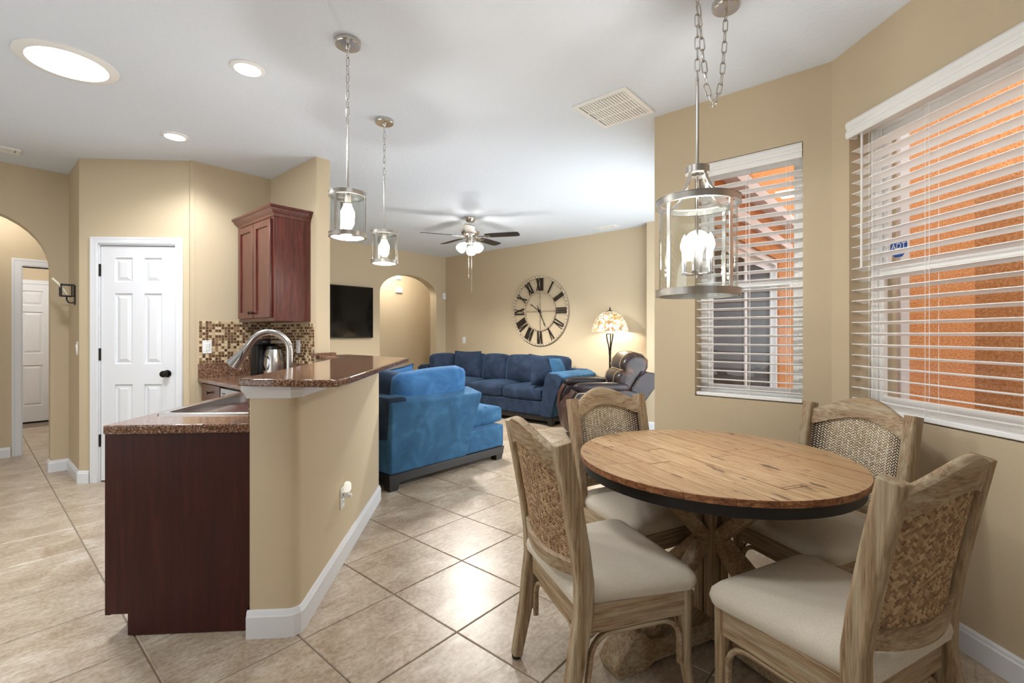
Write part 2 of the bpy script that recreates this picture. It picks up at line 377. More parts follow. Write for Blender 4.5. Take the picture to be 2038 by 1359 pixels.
wall('wall_left', (-2.0, 6.12), (.755, 6.12), o, (), 0, .13)
wall('wall_hall', (-2.0, 7.19), (1.6, 7.19), [(0, 0), (2.393, 0), (2.393, 2.0), (3.15, 2.0), (3.15, 0), (3.6, 0), (3.6, H), (0, H)])
struct('wall_hall_side', B().box(1.5, 6.15, 0, 1.62, 9.9, H), 'wall_paint')
struct('wall_utility', B().box(-2, 9.76, 0, 1.6, 9.9, H), 'wall_paint')
struct('wall_utility_side', B().box(-.9, 7.25, 0, -.8, 9.8, H), 'wall_paint')
# dining bay: wall with the narrow window, diagonal wall with the wide window
W1 = (.516, .875, 1.133, 2.395)
wall('wall_right', (3.157, .1), (3.157, 1.413), rect(0, 0, 1.313, H), [rect(W1[0] - .1, W1[1], W1[2] - .1, W1[3])], -.2, 0)
o = [(0, 0), (.5, 0), (.5, 2.1), (2.95, 2.1), (2.95, 0), (3.25, 0), (3.25, H), (0, H)]
wall('wall_right_living', (6.4, 1.413), (3.15, 1.413), [(min(x, 3.23), z) for x, z in o], (), 0, .2)
o = [(-.9 if x < .1 else x if x < 3.2 else 3.04, z if z < 2.5 else 3.8) for x, z in o]
struct('wall_exterior', B().plate(o, (), .2, .225).xf(frame2((6.4, 1.413), (3.15, 1.413))), 'orange_stucco')
XD = 1.965
W2 = (.125, .885, 1.55, 2.397)
wall('wall_bay', A(XD, 2.4997), A(XD, -1.4), rect(0, 0, 3.9, H), [rect(*W2)], 0, .2)
wall('wall_south', A(2.1, -1.3), A(-1.55, -1.3), [(0, 0), (.2, 0), (.2, 2.3), (2.3, 2.3), (2.3, 0), (3.65, 0), (3.65, H), (0, H)], (), 0, .15)
wall('wall_west', (-1.95, .1), (-1.95, 6.2), rect(0, 0, 6.1, H), [rect(1.4, .95, 4.4, 2.1)], 0, .15)
# baseboards
def baseboard(name, pts, h=.105, t=.016):
    P = [Vector((p[0], p[1])) for p in pts]; n = len(P); off = []
    for i in range(n):
        ds = []
        if i: ds.append((P[i] - P[i - 1]).normalized())
        if i < n - 1: ds.append((P[i + 1] - P[i]).normalized())
        ns = [Vector((-d.y, d.x)) for d in ds]; m = sum(ns, Vector((0, 0))); m.normalize(); off.append(m / max(.3, m.dot(ns[0])))
    pr = [(0, 0), (1, 0), (1, .78), (.72, .84), (.62, .93), (.3, 1), (0, 1)]
    return struct(name, B().loft([[(P[i].x + off[i].x * a * t, P[i].y + off[i].y * a * t, b * h) for a, b in pr] for i in range(n)]), 'white_paint', smooth=25)
pen = [(2.09, 7.1), c1] + [A(XM - .045 + x, YE + .045 + y) for x, y in reversed(arc(0, 0, .045, -90, 0, 3))] + [A(XK - .004, YE)]
baseboard('baseboard_peninsula', pen, .115)
baseboard('baseboard_back', [(6.03, 1.45), (6.03, 2.81), (6.215, 2.81), (6.215, 7.11)])
baseboard('baseboard_far', [(6.2, 7.116), (5.98, 7.116)])
baseboard('baseboard_bay', [A(XD, -1.3), A(XD, 2.4997), (3.157, 1.413)])
baseboard('baseboard_pantry', [A(-3.345, 4.335), A(px0, 4.335), (.64, 6.12), (.514, 6.12), (.514, 6.25)])
baseboard('baseboard_hall', [(.305, 7.19), (-1.9, 7.19)])
# six-panel doors
def six_panel(name, w_, h_, loc, rz, knob_right=True, hinges=True):
    st = .115; mid = .1; pw = (w_ - 2 * st - mid) / 2; k = h_ / 2.03
    rows = [(.235 * k, .83 * k), (1.01 * k, 1.62 * k), (1.72 * k, 1.93 * k)]
    hs = [(st + c * (pw + mid), z0, st + c * (pw + mid) + pw, z1) for c in (0, 1) for z0, z1 in rows]
    d = struct(name, B().plate(rect(0, 0, w_, h_), [rect(*q) for q in hs], 0, .034), 'white_paint', loc=loc, rot=(0, 0, rz), bev=.003)
    for x0, z0, x1, z1 in hs:
        a, b_ = .012, .042
        def rr(e, y): return [(x0 + e, y, z0 + e), (x1 - e, y, z0 + e), (x1 - e, y, z1 - e), (x0 + e, y, z1 - e)]
        obj('panel', B().loft([rr(-.004, .03), rr(-.004, .012), rr(a, .014), rr(b_, .003), ], True), 'white_paint', d, smooth=0)
    if hinges:
        for z in (.35, 1.095, 1.825):
            hg = B().box(-.022, -.004, z - .05, -.004, .006, z + .05); hg.lathe([(.007, z - .053), (.007, z + .053)], 8, (-.006, -.006))
            obj('hinge', hg, 'bronze', d)
        kx = w_ - .065 if knob_right else .065
        kb = B().lathe([(.032, 0), (.032, .008), (.012, .012), (.012, .035), (.026, .042), (.03, .056), (.026, .068), (.012, .074)], 20).xf(Matrix.Translation((kx, 0, .925)) @ Matrix.Rotation(R(90), 4, 'X'))
        obj('door_knob', kb, 'bronze', d)
        obj('strike_plate', B().box(w_ + .002, -.002, .87, w_ + .006, .01, .98), 'bronze', d)
    return d
def casing(name, x0, x1, ztop, loc, rz, wd=.062, t=.018):
    b = B()
    for e0, e1, d in ((0, wd, t * .6), (.008, wd - .014, t * .85), (wd - .02, wd - .002, t)):
        b.plate([(x0 - e1, 0), (x0 - e0, 0), (x0 - e0, ztop + e0), (x1 + e0, ztop + e0), (x1 + e0, 0), (x1 + e1, 0), (x1 + e1, ztop + e1), (x0 - e1, ztop + e1)], (), -d, 0)
    return struct(name, b, 'white_paint', loc=loc, rot=(0, 0, rz), bev=.002)
p = A(-3.262, 4.347); six_panel('door_1', .616, 2.035, (p[0], p[1], .012), R(-45))
p = A(0, 4.335)
casing('trim_1', -3.272, -2.636, 2.062, (p[0], p[1], 0), R(-45))
jb = B()
for a_, b_ in ((-3.272, -3.266), (-2.642, -2.636)): jb.box(a_, .001, 0, b_, .12, 2.062)
jb.box(-3.272, .001, 2.052, -2.636, .12, 2.062); struct('trim_2', jb, 'white_paint', loc=(p[0], p[1], 0), rot=(0, 0, R(-45)))
struct('gap_shade_sheet', B().box(-3.27, .06, 0, -2.64, .11, 2.06), 'gap_shade', loc=(p[0], p[1], 0), rot=(0, 0, R(-45)))  # dark sheet behind the door: shade of the gaps put into colour
casing('trim_4', .393, 1.15, 2.0, (0, 7.19, 0), 0, .08)
jb = B().box(.385, 7.192, 0, .393, 7.31, 2.0); jb.box(1.15, 7.192, 0, 1.158, 7.31, 2.0); jb.box(.385, 7.192, 2.0, 1.158, 7.31, 2.008); struct('trim_5', jb, 'white_paint')
six_panel('door_2', .76, 1.985, (.095, 9.715, .02), 0, hinges=False)
casing('trim_6', .09, .86, 2.01, (0, 9.76, 0), 0, .06, .02)
struct('gap_shade_strip', B().box(.09, 9.74, 0, .86, 9.755, .03), 'gap_shade')  # dark strip below the door: gap shade put into colour
# wooden trim under the bar top, wrapped round the low wall
tr = []
prof = [(0, 1.01), (.006, 1.01), (.012, 1.03), (.022, 1.045), (.022, 1.07), (0, 1.07)]
pl = [A(XK, YE + .3), A(XK, YE), A(XM - .03, YE), A(XM, YE + .03), A(XM, 3.66), c1]
P_ = [Vector(p) for p in pl]; rings = []
for i, p in enumerate(P_):
    ds = ([(p - P_[i - 1]).normalized()] if i else []) + ([(P_[i + 1] - p).normalized()] if i < len(P_) - 1 else [])
    ns = [Vector((d.y, -d.x)) for d in ds]; m = sum(ns, Vector((0, 0))).normalized(); m = m / max(.3, m.dot(ns[0]))
    rings.append([(p.x + m.x * a_, p.y + m.y * a_, z) for a_, z in prof])
struct('trim_8', B().loft(rings), 'white_paint', smooth=25)
# windows: vinyl single-hung frames with panes
def window(n, wd, z0, z1, loc, rz, rail=True):
    f = B(); fw = .042
    f.plate(rect(0, z0, wd, z1), [rect(fw, z0 + fw, wd - fw, z1 - fw)], 0, .07)
    wn = struct('window_%d' % n, f, 'white_plastic', loc=loc, rot=(0, 0, rz), bev=.003)
    zm = z0 + (z1 - z0) * .475
    for a_, b_, y in ((z0 + fw, zm + .02, .012), (zm - .02, z1 - fw, .036)):
        sash = B().plate(rect(fw, a_, wd - fw, b_), [rect(fw + .03, a_ + .034, wd - fw - .03, b_ - .034)], y, y + .022)
        obj('sash', sash, 'white_plastic', wn, bev=.002)
        obj('pane', B().box(fw + .028, y + .009, a_ + .03, wd - fw - .028, y + .013, b_ - .03), 'window_glass', wn, smooth=0)
    return wn
window(1, W1[2] - W1[0], W1[1], W1[3], (3.157 + .115, W1[2], 0), R(-90))
p = A(XD + .118, 2.4997 - W2[0]); wn2 = window(2, W2[2] - W2[0], W2[1], W2[3], (p[0], p[1], 0), R(-135))
sk = obj('sticker', B().prism([(.052 * math.cos(R(22.5 + 45 * k)), .052 * math.sin(R(22.5 + 45 * k))) for k in range(8)], 0, .001), 'sticker_blue', wn2, loc=(.125, .044, 1.72), rot=(R(90), 0, 0))
sk['label'] = 'blue eight-sided alarm sticker on the glass'
def text(body, size, mat, parent, loc, rot, ext=.0006):
    c = bpy.data.curves.new('lettering', 'FONT'); c.body = body; c.size = size; c.extrude = ext; c.align_x = 'CENTER'; c.align_y = 'CENTER'; c.materials.append(MS[mat])
    o = bpy.data.objects.new('lettering', c); C.objects.link(o); o.parent = parent; o.location = loc; o.rotation_euler = rot; return o
text('ADT', .042, 'vinyl_white', sk, (0, .006, .0016), (0, 0, 0))
# outside: patio, neighbouring stucco wings, screen post, sliding door
struct('ground', B().box(-12, -16, -.3, 16, 14, -.12), 'concrete')
struct('sun_block', B().box(-12, -7.3, -.15, 3.2, -7, 3.25).xf(AM), 'concrete')  # unseen wall added to keep low sun out of the back opening
struct('sun_block_west', B().box(-4.5, -9, -.15, -4.3, 12, 3.3), 'concrete')  # unseen wall added to keep low sun out of the west opening
struct('sun_edge_slab', B().box(-3, -5.5, 2.82, 2.15, -1.46, 2.95).xf(AM), 'ceiling_paint')  # unseen slab added so its edge draws the shadow line on the wing
struct('wall_wing', B().box(3.9, -6, -.15, 4.2, 3.45, 4.2).xf(AM), 'orange_stucco')
struct('wall_wing_far', B().plate(rect(-3, -.15, 1.6, 4.6), [rect(.55, .2, 1.02, 2.3)], 0, .3).xf(Matrix.Translation((7.3, 0, 0)) @ Matrix.Rotation(R(90), 4, 'Z')), 'orange_stucco')
struct('trim_9', B().plate(rect(.5, .15, 1.07, 2.35), [rect(.57, .22, 1.0, 2.28)], .0, .06).xf(Matrix.Translation((7.28, 0, 0)) @ Matrix.Rotation(R(90), 4, 'Z')), 'brown_frame')
tag(obj('screen_post', B().box(2.6, 2.735, -.12, 2.66, 2.805, 2.9).xf(AM), 'white_plastic', bev=.004), 'white aluminium screen post outside the wide window', 'post')
sdr = struct('door_3', B().plate(rect(3.45, 0, 5.9, 2.1), [rect(3.52, .06, 5.83, 2.04)], 1.21, 1.3), 'white_plastic')
for x0, x1, y in ((3.5, 4.75, 1.222), (4.66, 5.85, 1.25)):
    obj('sash', B().plate(rect(x0, .05, x1, 2.05), [rect(x0 + .075, .13, x1 - .075, 1.97)], y, y + .025), 'white_plastic', sdr)
    obj('pane', B().box(x0 + .07, y + .01, .12, x1 - .07, y + .014, 1.98), 'dark_glass', sdr)
tb = B().box(3.4, 1.15, 2.26, 6.4, 1.19, 2.34); tb.box(3.3, 1.08, 2.5, 6.4, 1.19, 2.6); struct('trim_10', tb, 'white_paint')

# ------------------------------------------------------------------ kitchen
# backsplash mosaic: small glass tiles on the two kitchen walls, joined
def mosaic(parent, p0, p1, z0, z1, pitch=.0252, skip=()):
    L = math.hypot(p1[0] - p0[0], p1[1] - p0[1]); b = B(); g = .0022
    for i in range(int(L / pitch)):
        for j in range(int((z1 - z0) / pitch)):
            x = i * pitch; z = z0 + j * pitch
            b.hexa([(x + g, 0, z + g), (x + pitch - g, 0, z + g), (x + pitch - g, 0, z + pitch - g), (x + g, 0, z + pitch - g)],
                   [(x + g, -.006, z + g), (x + pitch - g, -.006, z + g), (x + pitch - g, -.006, z + pitch - g), (x + g, -.006, z + pitch - g)])
    M_ = frame2(p0, p1); stuff(obj('mosaic_tile', b.xf(M_), 'mosaic', parent, smooth=0))
    struct('mosaic_bed', B().box(0, -.003, z0, int(L / pitch) * pitch, 0, z1 - (z1 - z0) % pitch).xf(M_), 'mosaic_grout', parent)
mosaic(wk, (1.345, YK), (1.956, YK), 1.022, 1.405)
mosaic(bpy.data.objects['wall_partition'], (1.956, 4.812), (1.956, 3.93), 1.022, 1.40)
# counters
CT = .90
ct = [A(-1.56, 2.087), A(XK - .002, 2.087), A(XK - .002, 3.735), (1.954, 3.327 + .01), (1.954, YK - .002), (1.335, YK - .002), (1.335, 3.56)]
ct[2] = A(XK - .002, 1.954 / Q - (XK - .002)); ct.pop(3)
sk0 = (-1.515, 2.33, -1.03, 3.1)
def slab(poly, holes, z0, z1):
    b = B().plate(poly, holes, z0, z1); b.m.transform(Matrix(((1, 0, 0, 0), (0, 0, 1, 0), (0, 1, 0, 0), (0, 0, 0, 1)))); return b
hole = [A(sk0[0] + .02, sk0[1] + .02), A(sk0[2] - .02, sk0[1] + .02), A(sk0[2] - .02, sk0[3] - .02), A(sk0[0] + .02, sk0[3] - .02)]
cto = tag(obj('countertop', slab(ct, [hole], CT - .038, CT), 'granite', bev=.006), 'lower brown granite countertop around the sink', 'countertop')
obj('splash_board', B().box(1.337, YK - .022, CT, 1.954, YK - .001, 1.022), 'granite', cto, bev=.002)
obj('splash_board', B().box(1.933, 3.5, CT, 1.954, YK - .022, 1.022), 'granite', cto, bev=.002)
lo = A(XK - .001, 2.2); hi = A(XK - .001, 3.66)
obj('splash_board', B().box(XK - .022, 2.12, CT, XK - .001, 3.7, 1.02).xf(AM), 'granite', cto, bev=.002)
bt = [A(-.972, 1.992), A(-.60, 1.912), A(-.552, 1.93), A(-.54, 2.06), A(-.532, 3.69), (2.26, 3.60), (2.26, 3.905), (1.955, 3.905), (1.93, 3.86), (1.93, 3.47)]
bar = tag(obj('bar_countertop', slab(bt, [], 1.07, 1.10), 'granite', bev=.006), 'raised brown granite bar top on the tan half wall', 'countertop')
obj('end_ledge', B().box(1.90, 3.80, 1.098, 2.085, 3.9, 1.125), 'granite', bar, bev=.004)
# base cabinet of the peninsula (written on the diagonal axes)
bc = thing('base_cabinet', 'dark cherry base cabinet with a plain end panel facing the room', 'cabinet', (0, 0, 0), R(-45))
e = B().plate([(-1.555, .095), (-1.482, .095), (-1.482, .004), (-.992, .004), (-.992, .1), (-.972, .12), (-.972, .86), (-1.555, .86)], (), 2.118, 2.136)
obj('end_panel', e, 'cherry_dark', bc, smooth=0)
obj('body', B().box(-1.552, 2.136, .095, -.98, 3.2, .858), 'cherry_dark', bc)
obj('toe_kick', B().box(-1.482, 2.136, .004, -1.46, 3.2, .095), 'cherry_dark', bc)
obj('corner_stile', B().box(-1.576, 2.12, .09, -1.553, 2.15, .86), 'cherry_dark', bc, bev=.002)
for y0, y1 in ((2.16, 2.66), (2.68, 3.18)):
    d = obj('door', B().plate(rect(y0, .11, y1, .70), [rect(y0 + .06, .17, y1 - .06, .64)], 1.556, 1.575).xf(Matrix.Rotation(R(90), 4, 'Z')), 'cherry_dark', bc, bev=.002)
    obj('door_panel', B().box(-1.562, y0 + .05, .16, -1.555, y1 - .05, .65), 'cherry_dark', d)
    obj('knob', B().lathe([(.006, 0), (.006, .014), (.014, .02), (.014, .027)], 12).xf(Matrix.Translation((-1.575, (y1 - .03) if y0 < 2.5 else (y0 + .03), .62)) @ Matrix.Rotation(R(-90), 4, 'Y')), 'bronze', d)
    obj('drawer_front', B().box(-1.575, y0, .715, -1.555, y1, .85), 'cherry_dark', bc, bev=.002)
# drawer unit and dishwasher under the far counter
du = thing('drawer_cabinet', 'narrow cherry drawer cabinet beside the dishwasher', 'cabinet', (1.36, 4.56, 0))
obj('body', B().box(.02, -.225, .1, .58, .255, .858), 'cherry', du)
obj('toe_kick', B().box(.08, -.225, .003, .1, .255, .1), 'cherry', du)
dw = obj('drawer', B().box(0, -.215, .70, .02, .235, .85), 'cherry', du, bev=.002)
obj('door', B().box(0, -.215, .11, .02, .235, .69), 'cherry', du, bev=.002)
obj('knob', B().lathe([(.006, 0), (.006, .016), (.014, .02), (.014, .028)], 12).xf(Matrix.Translation((0, .01, .785)) @ Matrix.Rotation(R(-90), 4, 'Y')), 'bronze', dw)
ds = thing('dishwasher', 'stainless dishwasher under the far granite counter', 'dishwasher', (1.36, 4.03, 0))
obj('body', B().box(.03, -.298, .1, .58, .298, .856), 'black_plastic', ds)
obj('door', B().box(0, -.295, .12, .03, .295, .70), 'steel', ds, bev=.004)
cp_ = obj('control_panel', B().box(0, -.295, .71, .03, .295, .845), 'steel', ds, bev=.004)
for k in range(2): obj('button', B().box(-.003, .2, .775 + k * .022, .001, .25, .785 + k * .022), 'black_plastic', cp_)
for k in range(5): obj('button', B().box(-.003, .12 - k * .055, .78, .001, .145 - k * .055, .79), 'steel_dark', cp_)
# sink
sn = thing('sink', 'stainless drop-in sink in the granite counter', 'sink', A(-1.27, 2.715, CT), R(-45))
hw, hl = (sk0[2] - sk0[0]) / 2, (sk0[3] - sk0[1]) / 2
def rr2(a, b, r, z, n=5):
    P = []
    for cx, cy, a0 in ((a - r, b - r, 0), (-a + r, b - r, 90), (-a + r, -b + r, 180), (a - r, -b + r, 270)): P += [(x, y, z) for x, y in arc(cx, cy, r, a0, a0 + 90, n)]
    return P
obj('rim', B().loft([rr2(hw, hl, .03, 0), rr2(hw, hl, .03, .006), rr2(hw - .006, hl - .006, .03, .009), rr2(hw - .03, hl - .03, .045, .008), rr2(hw - .033, hl - .033, .045, -.01)], False), 'steel', sn)
ba = obj('basin', B().loft([rr2(hw - .032, hl - .032, .045, .004), rr2(hw - .042, hl - .042, .05, -.17), rr2(hw - .09, hl - .09, .05, -.19)], False).add([p for p in rr2(hw - .09, hl - .09, .05, -.19)], [tuple(range(24))]), 'steel', sn)
obj('drain', B().lathe([(.045, -.189), (.045, -.185), (.03, -.187), (.028, -.189)], 20), 'steel_dark', ba)
# faucet: broad steel arc with a flared pull-down head
fx, fy = -1.225, 3.18
fc = thing('faucet', 'brushed steel gooseneck faucet arching over the sink', 'faucet', A(fx, fy, CT), R(-45))
obj('base', B().lathe([(.034, 0), (.034, .006), (.026, .012), (.024, .06), (.02, .075)], 24), 'steel', fc)
pts = [(0, 0, .07), (0, 0, .26)] + [(-.12 + .12 * math.cos(R(a_)), -.02 * (1 - math.cos(R(a_))), .27 + .125 * math.sin(R(a_))) for a_ in range(0, 151, 10)]
pts.append(tuple(Vector(pts[-1]) + (Vector(pts[-1]) - Vector(pts[-2])).normalized() * .03))
obj('spout', B().sweep(pts, .021, 16, (0, 1, 0)), 'steel', fc)
e0 = Vector(pts[-1]); dr = (e0 - Vector(pts[-2])).normalized()
hd = obj('spray_head', B().sweep([e0 - dr * .004, e0 + dr * .03, e0 + dr * .06, e0 + dr * .15, e0 + dr * .157], [.0215, .0235, .028, .05, .045], 20, (0, 1, 0)), 'steel', fc)
sw = e0 + dr * .075
obj('spray_button', B().rbox((0, 0, 0), (.016, .012, .06), .006, 3).xf(Matrix.Translation(sw + Vector((.012, -.03, 0))) @ Matrix.Rotation(R(20), 4, 'Y')), 'steel_dark', hd)
lv = obj('lever', B().sweep([(.02, 0, .045), (.05, 0, .05), (.1, -.01, .075)], [.012, .008, .006], 10, (0, 1, 0)), 'steel', fc)
# coffee maker
cf = thing('coffee_maker', 'black and steel coffee maker on the counter behind the faucet', 'coffee maker', (1.74, 4.40, CT), R(14))
obj('body', B().rbox((.0, .03, .17), (.19, .11, .33), .02, 4), 'black_plastic', cf)
obj('base', B().rbox((0, -.06, .015), (.2, .25, .03), .012, 4), 'black_plastic', cf)
obj('brew_head', B().rbox((-.01, -.03, .315), (.2, .16, .05), .02, 4), 'black_plastic', cf)
ca = obj('carafe', B().lathe([(.06, .032), (.088, .04), (.09, .12), (.082, .19), (.07, .235), (.066, .25)], 28, (.02, -.085)), 'steel', cf)
obj('lid', B().lathe([(.068, .25), (.068, .275), (.03, .285), (0.001, .286)], 24, (.02, -.085)), 'black_plastic', ca)
obj('handle', B().sweep([(-.075, -.1, .19), (-.115, -.13, .18), (-.12, -.135, .12), (-.085, -.11, .075)], [(.012, .008)] * 4, 8, (0, 0, 1)), 'black_plastic', ca)
obj('steel_band', B().rbox((.03, -.112, .315), (.12, .006, .03), .002, 2), 'steel', cf)
# upper cabinet on the partition
uc = thing('upper_cabinet', 'cherry wall cabinet with crown molding and two doors', 'cabinet', (1.954, 4.375, 1.39))
obj('body', B().box(-.288, -.375, 0, 0, .375, .88), 'cherry', uc, bev=.002)
obj('face_frame', B().plate(rect(-.375, 0, .375, .88), [rect(-.335, .045, .335, .84)], .288, .306).xf(Matrix.Rotation(R(90), 4, 'Z')), 'cherry', uc, bev=.001)
for y0, y1, ky in ((-.345, -.006, -.03), (.006, .345, .03)):
    d = obj('door', B().plate(rect(y0, .03, y1, .845), [rect(y0 + .055, .085, y1 - .055, .79)], .307, .327).xf(Matrix.Rotation(R(90), 4, 'Z')), 'cherry', uc, bev=.003)
    obj('door_panel', B().box(-.316, y0 + .05, .08, -.307, y1 - .05, .795), 'cherry', d)
    obj('knob', B().lathe([(.006, 0), (.005, .016), (.015, .022), (.014, .03)], 12).xf(Matrix.Translation((-.327, ky, .075)) @ Matrix.Rotation(R(-90), 4, 'Y')), 'bronze', d)
cr = []
for a_, z in ((0, .855), (.006, .862), (.01, .88), (.03, .905), (.036, .92), (.048, .93), (.048, .945), (0, .945)):
    cr.append([(0, -.375 - a_, z), (-.306 - a_, -.375 - a_, z), (-.306 - a_, .375 + a_, z), (0, .375 + a_, z)])
obj('crown_molding', B().loft(cr), 'cherry', uc, smooth=20)
# wall plates
def wall_plate(name, label, cat, loc, rz, rocker=True, w_=.072, h_=.117, mat='white_plastic'):
    t_ = thing(name, label, cat, loc, rz); obj('plate', B().box(-w_ / 2, -.006, -h_ / 2, w_ / 2, 0, h_ / 2), mat, t_, bev=.003)
    if rocker: obj('rocker', B().hexa([(-.017, -.006, -.034), (.017, -.006, -.034), (.017, -.006, .034), (-.017, -.006, .034)], [(-.015, -.009, -.032), (.015, -.009, -.032), (.015, -.013, .032), (-.015, -.013, .032)]), mat, t_)
    else:
        for s_ in (-1, 1):
            q = obj('receptacle', B().rbox((0, -.007, s_ * .02), (.034, .006, .028), .003, 3), mat, t_)
            for sx in (-.007, .007): obj('slot', B().box(sx - .0015, -.0105, s_ * .02 - .004, sx + .0015, -.0098, s_ * .02 + .006), 'black_plastic', q)
    for s_ in (-1, 1): obj('screw', B().lathe([(.003, 0), (.003, .001)], 8).xf(Matrix.Translation((0, -.006, s_ * h_ * .42)) @ Matrix.Rotation(R(90), 4, 'X')), 'steel', t_)
    return t_
wall_plate('wall_switch', 'white rocker switch plate on mosaic left of coffee maker', 'switch', (1.408, YK - .006, 1.168), 0)
wall_plate('wall_outlet', 'pale outlet plate on mosaic right of the faucet', 'outlet', (1.95, 4.215, 1.17), R(-90), False)
wall_plate('light_switch', 'white rocker switch seen edge-on beside the pantry door', 'switch', (.64, 5.585, 1.158), R(-90))
wall_plate('wall_outlet', 'white plate on the clock wall above the dark sofa', 'outlet', (6.215, 6.585, 1.17), R(-90), False, .085, .125)
o = A(XM, 2.725)
wall_plate('wall_outlet', 'white outlet plate low on the tan half wall', 'outlet', (o[0], o[1], .36), R(45), False)
nl = thing('night_light', 'small glowing plug-in night light in the half wall outlet', 'night light', (o[0] + .011 * Q, o[1] - .011 * Q, .385), R(45))
obj('plug_body', B().rbox((0, -.016, -.006), (.034, .03, .036), .008, 3), 'white_plastic', nl)
obj('sensor_dome', B().rbox((0, -.036, -.012), (.022, .02, .022), .009, 3), 'white_plastic', nl)
obj('shade', B().loft([[(x * k, -.008 - y * k, z) for x, y in ((-.022, 0), (-.022, .016), (-.012, .03), (.012, .03), (.022, .016), (.022, 0))] for k, z in ((.85, .012), (1, .022), (1, .05), (.8, .062))]), 'night_lit', nl, smooth=20)
# candle sconce by the hall arch
sc = thing('candle_sconce', 'black wire candle sconce holding a leaning cream candle', 'sconce', (.64, 5.725, 1.595), 0)
obj('back_plate', B().box(-.006, -.035, -.05, 0, .035, .12), 'black_metal', sc, bev=.002)
cg = B()
def bar3(b, p, q, r=.005): b.sweep([p, q], r, 6, (0.3, .2, 1))
X0, X1 = -.095, -.015
for z in (.025, .125):
    for p_, q_ in (((X0, -.05), (X1, -.05)), ((X1, -.06), (X1, .06)), ((X1, .06), (X0, .06)), ((X0, .06), (X0, -.06))): bar3(cg, (p_[0], p_[1], z), (q_[0], q_[1], z))
for x in (X0, X1):
    for y in (-.06, .06): bar3(cg, (x, y, .025), (x, y, .125))
for y in (-.02, .02): bar3(cg, (X0, y, .025), (X0, y, .125), .003)
obj('wire_cage', cg, 'black_metal', sc)
obj('bracket', B().sweep([(0, 0, -.02), (-.02, 0, -.035), (-.045, 0, -.03), (-.055, 0, -.005), (-.055, 0, .02)], .006, 8, (0, 1, 0)), 'black_metal', sc)
obj('tray', B().lathe([(.03, .018), (.038, .03), (.034, .03), (.028, .022)], 20, (-.055, 0)), 'black_metal', sc)
cn = thing('candle', 'cream taper candle tilted out of the black sconce', 'candle', (.59, 5.725, 1.628), 0)
obj('wax', B().sweep([(0, 0, 0), (-.025, 0, .05), (-.06, 0, .1), (-.1, 0, .145)], .0095, 12, (0, 1, 0)), 'candle', cn)
obj('wick', B().sweep([(-.1, 0, .145), (-.106, 0, .152)], .002, 6, (0, 1, 0)), 'black_plastic', cn)

# ------------------------------------------------------------------ ceiling fixtures
def disc_light(name, label, x, y, ro, ri):
    t_ = thing(name, label, 'ceiling light', (x, y, H)); t_.location.z = H
    obj('trim_ring', B().lathe([(ro, 0), (ro, -.006), (ro - .01, -.012), (ri, -.014), (ri - .004, -.004)], 48, caps=False), 'white_plastic', t_)
    obj('lens', B().lathe([(ri, -.008), (ri * .8, -.012), (ri * .4, -.014), (.001, -.0145)], 48, caps=False), 'lens_lit', t_)
disc_light('skylight_tube', 'large round lit skylight lens in the kitchen ceiling', .375, 3.61, .222, .175)
disc_light('recessed_light', 'small round recessed light nearest the first bar pendant', 1.052, 2.904, .088, .068)
disc_light('recessed_light', 'small round recessed light farther back over the kitchen', 1.047, 4.317, .088, .068)
def vent(label, x, y, lx, ly, rows, rz=0, pitch=.02, duct='grille_grey'):
    t_ = thing('ceiling_vent', label, 'vent', (x, y, H), rz)
    hx, hy = lx / 2, ly / 2; b = B().plate(rect(-hx, -hy, hx, hy), [rect(-hx + .03, -hy + .03, hx - .03, hy - .03)], -.012, 0); b.m.transform(Matrix(((1, 0, 0, 0), (0, 0, 1, 0), (0, 1, 0, 0), (0, 0, 0, 1))))
    obj('frame', b, 'white_plastic', t_, bev=.003)
    obj('duct', B().box(-hx + .03, -hy + .03, -.003, hx - .03, hy - .03, -.001), duct, t_)
    sl = B(); bw = (lx - .06) / rows
    for r in range(rows):
        x0 = -hx + .03 + r * bw
        for k in range(int((ly - .06) / pitch)): sl.box(x0 + .006, -hy + .033 + k * pitch, -.011, x0 + bw - .006, -hy + .033 + k * pitch + pitch * .68, -.005)
        if r: sl.box(x0 - .006, -hy + .03, -.012, x0 + .006, hy - .03, -.004)
    stuff(obj('slat', sl, 'white_plastic', t_, smooth=0)); return t_
vent('wide white return-air grille in the ceiling left of the lantern', 2.855, 1.563, .42, .39, 3)
vent('small ceiling vent near the top of the clock wall', 5.94, 3.36, .16, .32, 2, 0, .03, 'black_plastic')
vent('small ceiling vent at the left edge over the kitchen', .15, 5.68, .3, .15, 2, 0, .03, 'black_plastic')

# chain links
def link_mesh(lw, lh, r):
    a_, b_ = lw / 2 - r, lh / 2 - lw / 2
    P = [(a_ * math.cos(R(t_)), 0, b_ + a_ * math.sin(R(t_))) for t_ in range(0, 181, 30)] + [(a_ * math.cos(R(t_)), 0, -b_ + a_ * math.sin(R(t_))) for t_ in range(180, 361, 30)]
    return B().sweep(P, r, 6, (0, 1, 0), closed=True).mesh('chain_link', 'nickel')
def hang_chain(parent, pts, pitch, d):
    """links along a polyline, alternately turned"""
    P = [Vector(p) for p in pts]; acc = 0; k = 0; nxt = pitch / 2
    for i in range(len(P) - 1):
        seg = P[i + 1] - P[i]; L = seg.length
        while nxt <= acc + L:
            p = P[i] + seg * ((nxt - acc) / L); q = seg.normalized().to_track_quat('Z', 'Y') if abs(seg.normalized().z) < .999 else Matrix.Identity(3).to_quaternion()
            o_ = put('chain_link', d, parent, p); o_.rotation_euler = (q.to_matrix() @ Matrix.Rotation(R(90 * (k % 2) + 25), 3, 'Z')).to_euler(); nxt += pitch; k += 1
        acc += L
